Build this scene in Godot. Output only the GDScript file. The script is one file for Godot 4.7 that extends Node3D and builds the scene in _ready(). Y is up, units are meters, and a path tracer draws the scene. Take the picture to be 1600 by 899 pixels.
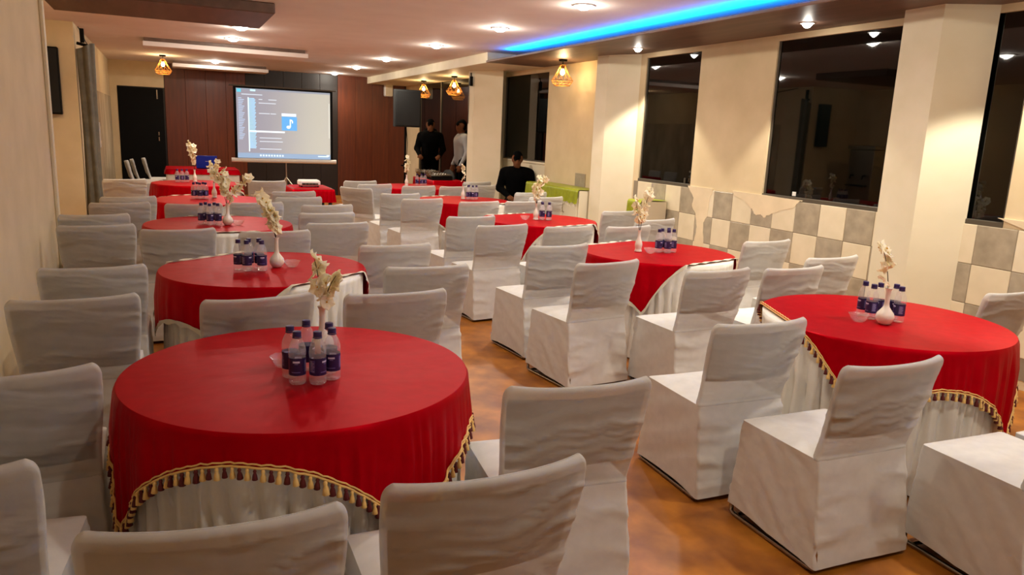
extends Node3D
# A banquet hall set cabaret style: two rows of round tables under red cloths, chairs in white covers,
# a tripod screen and a wood clad wall at the far end. Room axes: +x right, -z towards the screen wall.

const R := 0.62          # table radius
const TOP := 0.75        # table top height
const CEIL := 2.86
const SOFF := 2.705
const WX := 5.5          # right wall
const BZ := -18.55       # far wall

var used := {}
var rng := RandomNumberGenerator.new()
var nz := FastNoiseLite.new()
var M := {}
var chair_kinds := []
var G := {}              # shared small meshes


# ------------------------------------------------------------------ mesh builder
class B:
	var v := PackedVector3Array()
	var uv := PackedVector2Array()
	var ix := PackedInt32Array()
	var col := PackedColorArray()

	func grid(nu: int, nv: int, f: Callable, wrap := false, flip := false) -> void:
		var base := v.size()
		var cols := nu if wrap else nu + 1
		for j in nv + 1:
			for i in cols:
				v.append(f.call(float(i) / nu, float(j) / nv))
				uv.append(Vector2(float(i) / nu, float(j) / nv))
		for j in nv:
			for i in nu:
				var a := base + j * cols + i
				var b := base + j * cols + (i + 1) % cols
				if flip:
					ix.append_array([a, b, a + cols, b, b + cols, a + cols])
				else:
					ix.append_array([a, a + cols, b, b, a + cols, b + cols])

	func face(p: Array, from: Vector3) -> void:
		var n: Vector3 = (p[2] - p[0]).cross(p[1] - p[0])
		var m := Vector3.ZERO
		for q: Vector3 in p:
			m += q / p.size()
		if n.dot(m - from) < 0.0:
			p = p.duplicate()
			p.reverse()
		var base := v.size()
		var ax := (p[1] - p[0] as Vector3).normalized()
		var nn: Vector3 = (p[2] - p[0]).cross(p[1] - p[0]).normalized()
		var ay := nn.cross(ax)
		for q: Vector3 in p:
			v.append(q)
			uv.append(Vector2((q - p[0]).dot(ax), (q - p[0]).dot(ay)))
		for i in range(1, p.size() - 1):
			ix.append_array([base, base + i, base + i + 1])

	func box(c: Vector3, s: Vector3, b := 0.004, basis := Basis.IDENTITY) -> void:
		var h := s / 2.0
		b = min(b, min(h.x, min(h.y, h.z)) * 0.6)
		var P := func(sx: float, sy: float, sz: float, ax: int) -> Vector3:
			var q := Vector3(sx * (h.x - b), sy * (h.y - b), sz * (h.z - b))
			q[ax] = [sx, sy, sz][ax] * h[ax]
			return c + basis * q
		for ax in 3:
			for s0 in [-1.0, 1.0]:
				var p := []
				for k in [[-1.0, -1.0], [1.0, -1.0], [1.0, 1.0], [-1.0, 1.0]]:
					var sg := [0.0, 0.0, 0.0]
					sg[ax] = s0
					sg[(ax + 1) % 3] = k[0]
					sg[(ax + 2) % 3] = k[1]
					p.append(P.call(sg[0], sg[1], sg[2], ax))
				face(p, c)
		for ax in 3:
			var a1 := (ax + 1) % 3
			var a2 := (ax + 2) % 3
			for s1 in [-1.0, 1.0]:
				for s2 in [-1.0, 1.0]:
					var sg := [0.0, 0.0, 0.0]
					sg[a1] = s1
					sg[a2] = s2
					var lo := sg.duplicate()
					lo[ax] = -1.0
					var hi := sg.duplicate()
					hi[ax] = 1.0
					face([P.call(lo[0], lo[1], lo[2], a1), P.call(hi[0], hi[1], hi[2], a1), P.call(hi[0], hi[1], hi[2], a2), P.call(lo[0], lo[1], lo[2], a2)], c)
		for sx in [-1.0, 1.0]:
			for sy in [-1.0, 1.0]:
				for sz in [-1.0, 1.0]:
					face([P.call(sx, sy, sz, 0), P.call(sx, sy, sz, 1), P.call(sx, sy, sz, 2)], c)

	func span(a: Vector3, b: Vector3, bev := 0.004) -> void:
		box((a + b) / 2.0, (b - a).abs(), bev)

	func prism(poly: Array, y0: float, y1: float) -> void:
		var c := Vector3.ZERO
		for q: Vector2 in poly:
			c += Vector3(q.x, 0, q.y) / poly.size()
		c.y = (y0 + y1) / 2.0
		var up := []
		var dn := []
		for i in poly.size():
			var q: Vector2 = poly[i]
			var w: Vector2 = poly[(i + 1) % poly.size()]
			up.append(Vector3(q.x, y1, q.y))
			dn.append(Vector3(q.x, y0, q.y))
			face([Vector3(q.x, y0, q.y), Vector3(w.x, y0, w.y), Vector3(w.x, y1, w.y), Vector3(q.x, y1, q.y)], c)
		face(up, c)
		face(dn, c)

	# profile of (radius, height), bottom to top
	func lathe(profile: Array, sides: int, at := Vector3.ZERO) -> void:
		grid(sides, profile.size() - 1, func(u: float, w: float) -> Vector3:
			var q: Vector2 = profile[int(round(w * (profile.size() - 1)))]
			var a := u * TAU
			return at + Vector3(q.x * cos(a), q.y, -q.x * sin(a)), true)

	func tube(path: Array, r, sides := 8, closed := false) -> void:
		var n := path.size()
		var rings := []
		var nrm := Vector3.ZERO
		for k in n:
			var p0: Vector3 = path[(k - 1 + n) % n] if closed else path[max(k - 1, 0)]
			var p1: Vector3 = path[(k + 1) % n] if closed else path[min(k + 1, n - 1)]
			var t := (p1 - p0).normalized()
			if k == 0:
				nrm = t.cross(Vector3.UP if absf(t.y) < 0.9 else Vector3.RIGHT).normalized()
			nrm = (nrm - t * nrm.dot(t)).normalized()
			rings.append([path[k], nrm, t.cross(nrm), r[k] if r is Array else r])
		if closed:
			rings.append(rings[0])
		grid(sides, rings.size() - 1, func(u: float, w: float) -> Vector3:
			var q: Array = rings[int(round(w * (rings.size() - 1)))]
			return q[0] + q[3] * (cos(u * TAU) * q[1] + sin(u * TAU) * q[2]), true)
		if not closed:
			for e in 2:
				var q: Array = rings[e * (n - 1)]
				var p := []
				for i in sides:
					p.append(q[0] + q[3] * (cos(i * TAU / sides) * q[1] + sin(i * TAU / sides) * q[2]))
				face(p, rings[1 if e == 0 else n - 2][0])

	func ball(c: Vector3, r: Vector3, nu := 12, nv := 8) -> void:
		grid(nu, nv, func(u: float, w: float) -> Vector3:
			var a := u * TAU
			var b := (w - 0.5) * PI
			return c + Vector3(r.x * cos(a) * cos(b), r.y * sin(b), -r.z * sin(a) * cos(b)), true)

	func mesh() -> ArrayMesh:
		var n := PackedVector3Array()
		n.resize(v.size())
		for t in range(0, ix.size(), 3):
			var a := v[ix[t]]
			var k := (v[ix[t + 2]] - a).cross(v[ix[t + 1]] - a)
			n[ix[t]] += k
			n[ix[t + 1]] += k
			n[ix[t + 2]] += k
		for i in n.size():
			n[i] = n[i].normalized() if n[i].length_squared() > 1e-20 else Vector3.UP
		var a := []
		a.resize(Mesh.ARRAY_MAX)
		a[Mesh.ARRAY_VERTEX] = v
		a[Mesh.ARRAY_NORMAL] = n
		a[Mesh.ARRAY_TEX_UV] = uv
		a[Mesh.ARRAY_INDEX] = ix
		if col.size():
			a[Mesh.ARRAY_COLOR] = col
		var m := ArrayMesh.new()
		m.add_surface_from_arrays(Mesh.PRIMITIVE_TRIANGLES, a)
		return m


# ------------------------------------------------------------------ nodes
func numbered(called: String) -> String:
	var k: int = used.get(called, -1) + 1
	used[called] = k
	return called if k == 0 else "%s_%03d" % [called, k]

func thing(called: String, label: String, category: String, at := Vector3.ZERO, turn := 0.0, group := "") -> Node3D:
	var o := Node3D.new()
	o.name = numbered(called)
	add_child(o)
	o.position = at
	o.rotation.y = turn
	o.set_meta("label", label)
	o.set_meta("category", category)
	if group:
		o.set_meta("group", group)
	return o

func place(called: String, mesh: Mesh, mat: Material, parent: Node, at := Vector3.ZERO, basis := Basis.IDENTITY) -> MeshInstance3D:
	var o := MeshInstance3D.new()
	o.name = called
	o.mesh = mesh
	o.material_override = mat
	o.transform = Transform3D(basis, at)
	parent.add_child(o, true)
	return o

func part(called: String, b: B, mat: Material, parent: Node) -> MeshInstance3D:
	return place(called, b.mesh(), mat, parent)

func one(called: String, b: B, mat: Material, label: String, category: String, at := Vector3.ZERO, turn := 0.0, group := "") -> MeshInstance3D:
	var o := place(numbered(called), b.mesh(), mat, self, at, Basis(Vector3.UP, turn))
	o.set_meta("label", label)
	o.set_meta("category", category)
	if group:
		o.set_meta("group", group)
	return o

func struct(called: String, b, mat: Material, label := "") -> Node3D:
	var o: Node3D
	if b == null:
		o = Node3D.new()
		o.name = numbered(called)
		add_child(o)
	else:
		o = place(numbered(called), b.mesh(), mat, self)
	o.set_meta("kind", "structure")
	if label:
		o.set_meta("label", label)
	return o


# ------------------------------------------------------------------ materials
func mat(c: Color, rough := 0.7, metal := 0.0) -> StandardMaterial3D:
	var m := StandardMaterial3D.new()
	m.albedo_color = c
	m.roughness = rough
	m.metallic = metal
	return m

func mottled(a: Color, b: Color, freq: float, scale: float, rough := 0.7, octaves := 4, bump := 0.0, seed_ := 1, stretch := Vector3.ONE) -> StandardMaterial3D:
	var n := FastNoiseLite.new()
	n.seed = seed_
	n.frequency = freq
	n.fractal_octaves = octaves
	var g := Gradient.new()
	g.set_color(0, a)
	g.set_color(1, b)
	var t := NoiseTexture2D.new()
	t.width = 512
	t.height = 512
	t.seamless = true
	t.noise = n
	t.color_ramp = g
	var m := StandardMaterial3D.new()
	m.albedo_texture = t
	m.uv1_triplanar = true
	m.uv1_world_triplanar = true
	m.uv1_scale = stretch * scale
	m.roughness = rough
	if bump > 0.0:
		var h := NoiseTexture2D.new()
		h.width = 512
		h.height = 512
		h.seamless = true
		h.noise = n
		m.heightmap_enabled = true
		m.heightmap_texture = h
		m.heightmap_scale = bump
	return m

func glow(c: Color, energy: float) -> StandardMaterial3D:
	var m := mat(c, 0.6)
	m.emission_enabled = true
	m.emission = c
	m.emission_energy_multiplier = energy
	return m

func make_materials() -> void:
	M.wall = mottled(Color(0.81, 0.735, 0.58), Color(0.87, 0.795, 0.65), 0.01, 0.35, 0.75, 5, 0.05, 3)
	M.ceiling = mottled(Color(0.90, 0.86, 0.84), Color(0.93, 0.89, 0.87), 0.01, 0.3, 0.85, 3, 0.0, 4)
	M.paint = mottled(Color(0.86, 0.82, 0.70), Color(0.90, 0.86, 0.76), 0.012, 0.4, 0.6, 4, 0.03, 5)
	M.plaster = mottled(Color(0.84, 0.77, 0.64), Color(0.90, 0.83, 0.70), 0.01, 0.6, 0.75, 5, 0.05, 6)
	M.floor = mottled(Color(0.48, 0.26, 0.05), Color(0.76, 0.48, 0.14), 0.012, 0.55, 0.42, 5, 0.0, 7)
	M.veneer = mottled(Color(0.34, 0.25, 0.20), Color(0.44, 0.33, 0.27), 0.02, 0.6, 0.5, 4, 0.0, 8, Vector3(1, 1, 0.12))
	M.wood = []
	for k in 4:
		M.wood.append(mottled(Color(0.30, 0.11, 0.02).lightened(0.01 * k), Color(0.40, 0.16, 0.035).lightened(0.01 * k), 0.03, 0.8, 0.42, 4, 0.0, 20 + k, Vector3(1, 0.08, 1)))
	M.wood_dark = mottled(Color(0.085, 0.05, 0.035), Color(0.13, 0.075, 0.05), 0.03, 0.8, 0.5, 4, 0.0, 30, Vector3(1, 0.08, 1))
	M.bare = mottled(Color(0.60, 0.53, 0.42), Color(0.82, 0.76, 0.63), 0.008, 0.5, 0.8, 5, 0.1, 11, Vector3(1, 0.4, 1))
	M.tile_grey = []
	M.tile_cream = []
	for k in 3:
		M.tile_grey.append(mottled(Color(0.58, 0.54, 0.46).lightened(0.02 * k), Color(0.70, 0.65, 0.56).lightened(0.02 * k), 0.01, 1.1, 0.35, 5, 0.0, 40 + k))
		M.tile_cream.append(mottled(Color(0.85, 0.80, 0.68).lightened(0.02 * k), Color(0.89, 0.84, 0.73).lightened(0.02 * k), 0.01, 0.9, 0.3, 3, 0.0, 50 + k))
	M.grout = mat(Color(0.55, 0.50, 0.42), 0.9)
	M.cover = mottled(Color(0.82, 0.81, 0.79), Color(0.87, 0.86, 0.84), 0.02, 1.3, 0.62, 4, 0.0, 60)
	# the cover is stretched thin over the back, so the dark pad inside shows through
	M.thin_cover = M.cover.duplicate()
	M.thin_cover.albedo_color = Color(1, 1, 1, 0.66)
	M.thin_cover.transparency = BaseMaterial3D.TRANSPARENCY_ALPHA
	M.pad = mat(Color(0.22, 0.14, 0.10), 0.8)
	M.linen = mottled(Color(0.90, 0.88, 0.84), Color(0.94, 0.92, 0.88), 0.02, 1.2, 0.38, 4, 0.0, 61)
	M.red = mottled(Color(0.66, 0.0, 0.065), Color(0.72, 0.0, 0.08), 0.02, 1.2, 0.45, 4, 0.0, 62)
	M.red.metallic = 0.4
	M.red.metallic_specular = 0.1
	M.gold = mat(Color(0.95, 0.78, 0.47), 0.6)
	M.gold.rim_enabled = true
	M.gold.rim = 0.3
	M.maroon = mat(Color(0.36, 0.05, 0.05), 0.65)
	M.lace = mat(Color(0.86, 0.82, 0.74), 0.8)
	M.green = mottled(Color(0.50, 0.53, 0.03), Color(0.60, 0.63, 0.06), 0.02, 1.2, 0.35, 3, 0.0, 63)
	M.chrome = mat(Color(0.62, 0.58, 0.52), 0.22, 1.0)
	M.steel = mat(Color(0.75, 0.72, 0.66), 0.28, 1.0)
	M.black = mat(Color(0.02, 0.02, 0.02), 0.6)
	M.black.metallic_specular = 0.25
	M.black_gloss = mat(Color(0.02, 0.02, 0.02), 0.2)
	M.charcoal = mottled(Color(0.05, 0.055, 0.055), Color(0.075, 0.08, 0.08), 0.05, 2.0, 0.8, 3, 0.0, 64)
	M.tarp = mottled(Color(0.30, 0.29, 0.25), Color(0.44, 0.42, 0.36), 0.01, 0.9, 0.55, 4, 0.0, 65)
	M.ceramic = mat(Color(0.90, 0.87, 0.82), 0.22)
	M.petal = mat(Color(0.99, 0.97, 0.88), 0.7)
	M.petal.backlight_enabled = true
	M.petal.backlight = Color(0.85, 0.82, 0.68)
	M.pollen = mat(Color(0.80, 0.62, 0.20), 0.7)
	M.twig = mat(Color(0.20, 0.12, 0.06), 0.8)
	M.cap = mat(Color(0.17, 0.10, 0.34), 0.4)
	M.clear = mat(Color(0.96, 0.97, 1.0, 0.16), 0.04)
	M.clear.transparency = BaseMaterial3D.TRANSPARENCY_ALPHA
	M.crystal = mat(Color(0.97, 0.97, 0.97, 0.10), 0.02)
	M.crystal.transparency = BaseMaterial3D.TRANSPARENCY_ALPHA
	M.crystal.metallic_specular = 0.9
	M.pane = mat(Color(0.008, 0.011, 0.009, 0.90), 0.02)
	M.pane.transparency = BaseMaterial3D.TRANSPARENCY_ALPHA
	M.pane.metallic_specular = 0.55
	M.frame = mat(Color(0.30, 0.27, 0.22), 0.5)
	M.white = mat(Color(0.88, 0.87, 0.84), 0.45)
	M.cream_door = mat(Color(0.86, 0.82, 0.72), 0.5)
	M.blue = mat(Color(0.03, 0.24, 0.80), 0.4)
	M.skin = mat(Color(0.50, 0.33, 0.24), 0.6)
	M.led = glow(Color(1.0, 0.98, 0.94), 14.0)
	M.bulb = glow(Color(1.0, 0.90, 0.70), 16.0)
	M.blue_led = glow(Color(0.0, 0.42, 1.0), 2.0)
	M.wire = mat(Color(0.80, 0.55, 0.25), 0.45, 0.6)
	M.print = mat(Color(0.90, 0.90, 0.95), 0.5)
	M.label = StandardMaterial3D.new()
	var im := Image.create(256, 64, false, Image.FORMAT_RGB8)
	im.fill(Color(0.13, 0.08, 0.30))
	for k in 2:
		var o := k * 128
		im.fill_rect(Rect2i(o + 18, 10, 34, 7), Color(0.80, 0.80, 0.92))
		im.fill_rect(Rect2i(o + 26, 20, 18, 2), Color(0.55, 0.52, 0.75))
		im.fill_rect(Rect2i(o + 10, 50, 44, 3), Color(0.45, 0.42, 0.66))
		im.fill_rect(Rect2i(o + 76, 8, 34, 46), Color(0.30, 0.26, 0.48))
		for r in 7:
			im.fill_rect(Rect2i(o + 80, 12 + r * 6, 18 + (r * 7) % 11, 2), Color(0.68, 0.66, 0.82))
	M.label.albedo_texture = ImageTexture.create_from_image(im)
	M.label.roughness = 0.45


# ------------------------------------------------------------------ chair in a stretch cover (faces -z)
func rear_z(y: float) -> float:
	if y > 0.47:
		return lerpf(0.195, 0.290, pow((y - 0.47) / 0.395, 0.9))
	return lerpf(0.262, 0.195, pow(y / 0.47, 1.3))

func half_w(y: float) -> float:
	if y > 0.47:
		return lerpf(0.240, 0.262, smoothstep(0.47, 0.80, y))
	return lerpf(0.258, 0.240, y / 0.47)

# rounded rectangle, walked so that the outside faces out; each entry is (x, z, rear weight, side weight)
func ring(hw: float, z0: float, z1: float, r: float, nf: int, ns: int) -> Array:
	var out := []
	for i in nf + 1:
		out.append([lerpf(-hw + r, hw - r, float(i) / nf), z1, 1.0, 0.0])
	for k in [1, 2, 3]:
		var a: float = k * PI / 8
		out.append([hw - r + r * sin(a), z1 - r + r * cos(a), cos(a), sin(a)])
	for i in ns + 1:
		out.append([hw, lerpf(z1 - r, z0 + r, float(i) / ns), 0.0, 1.0])
	for k in [1, 2, 3]:
		var a: float = k * PI / 8
		out.append([hw - r + r * cos(a), z0 + r - r * sin(a), -sin(a), cos(a)])
	for i in nf + 1:
		out.append([lerpf(hw - r, -hw + r, float(i) / nf), z0, -1.0, 0.0])
	for k in [1, 2, 3]:
		var a: float = k * PI / 8
		out.append([-hw + r - r * sin(a), z0 + r - r * cos(a), -cos(a), -sin(a)])
	for i in ns + 1:
		out.append([-hw, lerpf(z0 + r, z1 - r, float(i) / ns), 0.0, -1.0])
	for k in [1, 2, 3]:
		var a: float = k * PI / 8
		out.append([-hw + r - r * cos(a), z1 - r + r * sin(a), sin(a), -cos(a)])
	return out

func crease(x: float, y: float, s: float) -> float:
	# a few sharp sideways folds over softer ripples
	var yy := y + 0.035 * sin(x * 6.0 + s) + 0.05 * nz.get_noise_2d(x * 260.0, s)
	var q := nz.get_noise_2d(x * 70.0 + s, yy * 620.0 + s)
	var r := pow(1.0 - absf(nz.get_noise_2d(x * 55.0 - s, yy * 480.0 + 2.0 * s)), 7.0)
	return 0.8 * q + 0.9 * r - 0.35

func make_chair_kind(k: int) -> Dictionary:
	var s := 137.0 * k + 11.0
	var H := 0.868
	var th := 0.032
	var levels := []
	for j in 46:
		levels.append(lerpf(0.452, H - 0.05, j / 45.0))
	for j in range(1, 6):
		levels.append(lerpf(H - 0.05, H - 0.016, j / 5.0))
	for j in [1, 2, 3, 4, 5]:
		levels.append(H - 0.016 + 0.016 * sin(j * PI / 10.0))
	var back := B.new()
	var pad := B.new()
	var rings := []
	var pads := []
	for y: float in levels:
		var q := clampf((y - (H - 0.016)) / 0.016, 0.0, 1.0)
		var round_ := sqrt(maxf(1.0 - q * q, 0.0))
		var zc := rear_z(y) - th / 2
		var ht := th / 2 * maxf(round_, 0.03)
		var cq := clampf((y - (H - 0.042)) / 0.042, 0.0, 1.0) * 0.92
		var hw := half_w(y) - 0.042 * (1.0 - sqrt(1.0 - cq * cq))
		var loop := []
		var inner := []
		for p in ring(hw, zc - ht, zc + ht, minf(0.012, ht * 0.95), 22, 2):
			var x: float = p[0]
			var bow := 0.042 * (1.0 - pow(x / hw, 2.0)) * smoothstep(0.44, 0.62, y)
			var z: float = p[1] + bow
			var amp := 0.0105 * (1.0 - smoothstep(H - 0.045, H - 0.012, y)) * (0.55 + 0.6 * absf(x / hw)) * smoothstep(0.455, 0.53, y)
			z += p[2] * amp * crease(x, y, s) * (1.0 if p[2] > 0.0 else 0.4)
			var yy := y + 0.005 * nz.get_noise_2d(x * 120.0, s) * smoothstep(0.7, H, y) + 0.008 * pow(absf(x / hw), 4.0) * smoothstep(0.8, H, y) * (1.0 if x > 0 else 0.3)
			loop.append(Vector3(x, yy, z))
			inner.append(Vector3(x * 0.93, y, zc + (p[1] - zc) * 0.35 + bow))
		rings.append(loop)
		if y > 0.515 + 0.03 * (k % 3) and y < 0.822:
			pads.append(inner)
	pad.grid(pads[0].size(), pads.size() - 1, func(u: float, w: float) -> Vector3:
		var L: Array = pads[int(round(w * (pads.size() - 1)))]
		return L[int(round(u * L.size())) % L.size()], true)
	back.grid(rings[0].size(), rings.size() - 1, func(u: float, w: float) -> Vector3:
		var L: Array = rings[int(round(w * (rings.size() - 1)))]
		return L[int(round(u * L.size())) % L.size()], true)

	var skirt := B.new()
	rings = []
	var nl := 30
	for j in nl + 1:
		var w := float(j) / nl
		var loop := []
		var y0 := lerpf(0.03, 0.458, w)
		for p in ring(half_w(y0), lerpf(-0.275, -0.245, w), rear_z(y0), 0.014, 18, 14):
			var x: float = p[0]
			var z: float = p[1]
			var hem := 0.022 + 0.02 * absf(p[3]) * (1.0 - pow((z - 0.0) / 0.28, 2.0)) + 0.006 * nz.get_noise_2d(x * 300.0 + s, z * 300.0)
			if k == 1:
				hem += 0.035 * clampf(-z / 0.25, 0.0, 1.0)
			elif k == 2:
				hem += 0.02 * clampf(x / 0.25, 0.0, 1.0)
			var y := lerpf(hem, 0.458, w)
			var fade := smoothstep(0.0, 0.12, w) * (1.0 - smoothstep(0.9, 1.0, w))
			var a := 0.0
			if absf(p[2]) > 0.5:
				a = 0.0095 * crease(x, y * 0.8 + 0.1 * x * x, s + 50.0) * (0.35 + absf(x) / 0.25)
			else:
				var slant := [0.0, 1.1, -0.5, 0.6][k] as float
				a = 0.0045 * nz.get_noise_2d((y + slant * z) * 620.0 + s, (z - slant * y) * 60.0) * (2.2 if k == 1 else 1.3)
			z += p[2] * a * fade
			x += p[3] * a * fade
			loop.append(Vector3(x, y, z))
		rings.append(loop)
	skirt.grid(rings[0].size(), nl, func(u: float, w: float) -> Vector3:
		var L: Array = rings[int(round(w * nl))]
		return L[int(round(u * L.size())) % L.size()], true)

	var seat := B.new()
	var top: Array = rings[nl]
	seat.grid(top.size(), 12, func(u: float, w: float) -> Vector3:
		var p: Vector3 = top[int(round(u * top.size())) % top.size()]
		var q := 1.0 - pow(1.0 - w, 1.0)
		var c := Vector3(0, p.y, -0.03)
		var r := p.lerp(c, q)
		r.y += 0.024 * (1.0 - pow(1.0 - q, 4.0)) * (1.0 - 0.25 * q * q) + 0.002 * nz.get_noise_2d(r.x * 250.0 + s, r.z * 250.0)
		return r, true)

	var frame := B.new()
	for sx in [-1.0, 1.0]:
		frame.tube([Vector3(sx * 0.215, 0.36, -0.20), Vector3(sx * 0.225, 0.14, -0.235), Vector3(sx * 0.235, 0.05, -0.262), Vector3(sx * 0.238, 0.018, -0.258), Vector3(sx * 0.238, 0.011, -0.235), Vector3(sx * 0.238, 0.011, 0.215), Vector3(sx * 0.238, 0.018, 0.243), Vector3(sx * 0.236, 0.045, 0.246), Vector3(sx * 0.222, 0.30, 0.19)], 0.0105, 8)
	frame.tube([Vector3(-0.237, 0.018, -0.215), Vector3(0.237, 0.018, -0.215)], 0.009, 8)
	frame.tube([Vector3(-0.237, 0.018, 0.215), Vector3(0.237, 0.018, 0.215)], 0.009, 8)
	return {"backrest": back.mesh(), "back_pad": pad.mesh(), "skirt": skirt.mesh(), "seat": seat.mesh(), "sled_frame": frame.mesh()}

func chair(k: int, x: float, z: float, deg: float, label: String, group: String) -> void:
	var t := thing("banquet_chair", label, "chair", Vector3(x, 0.0, z), -deg_to_rad(deg), group)
	place("backrest", chair_kinds[k]["backrest"], M.thin_cover, t)
	place("back_pad", chair_kinds[k]["back_pad"], M.pad, t)
	for n in ["seat", "skirt"]:
		place(n, chair_kinds[k][n], M.cover, t)
	place("sled_frame", chair_kinds[k]["sled_frame"], M.chrome, t)


# ------------------------------------------------------------------ round table with its two cloths
func reach(a: float, spec: Dictionary) -> float:
	# how far the rectangular overlay reaches from the table's centre in direction a (a = atan2(x, -z))
	var q: float = a - spec.turn
	var off: Vector2 = spec.get("off", Vector2.ZERO)
	var c := cos(q)
	var s := sin(q)
	var r := 9.0
	if absf(c) > 1e-4:
		r = minf(r, (spec.a + (off.x if c > 0 else -off.x)) / absf(c))
	if absf(s) > 1e-4:
		r = minf(r, (spec.b + (off.y if s > 0 else -off.y)) / absf(s))
	return r

func overlay_point(a: float, s: float, seed_: float) -> Vector3:
	var dir := Vector3(sin(a), 0, -cos(a))
	var e := 0.007
	var y := TOP + 0.006
	var ca := cos(a) * 100.0
	var sa := sin(a) * 100.0
	if s < R:
		var soft := 0.0016 * nz.get_noise_3d(dir.x * s * 420.0, seed_ * 50.0, dir.z * s * 420.0)
		return dir * s + Vector3(0, y + soft * smoothstep(R, R - 0.1, s), 0)
	var d := s - R
	if d < e * PI / 2:
		var b := d / e
		return dir * (R + e * sin(b)) + Vector3(0, y - e * (1.0 - cos(b)), 0)
	d -= e * PI / 2
	var f := clampf(d / 0.14, 0.0, 1.0)
	var fold := 0.7 * nz.get_noise_3d(ca * 4.2, seed_ * 90.0, sa * 4.2) + 0.8 * nz.get_noise_3d(ca * 13.0, seed_ * 90.0 + 40.0, sa * 13.0)
	var r := R + e + 0.012 * f + 0.022 * f * fold + 0.015 * d
	return dir * r + Vector3(0, y - e - d, 0)

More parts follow.
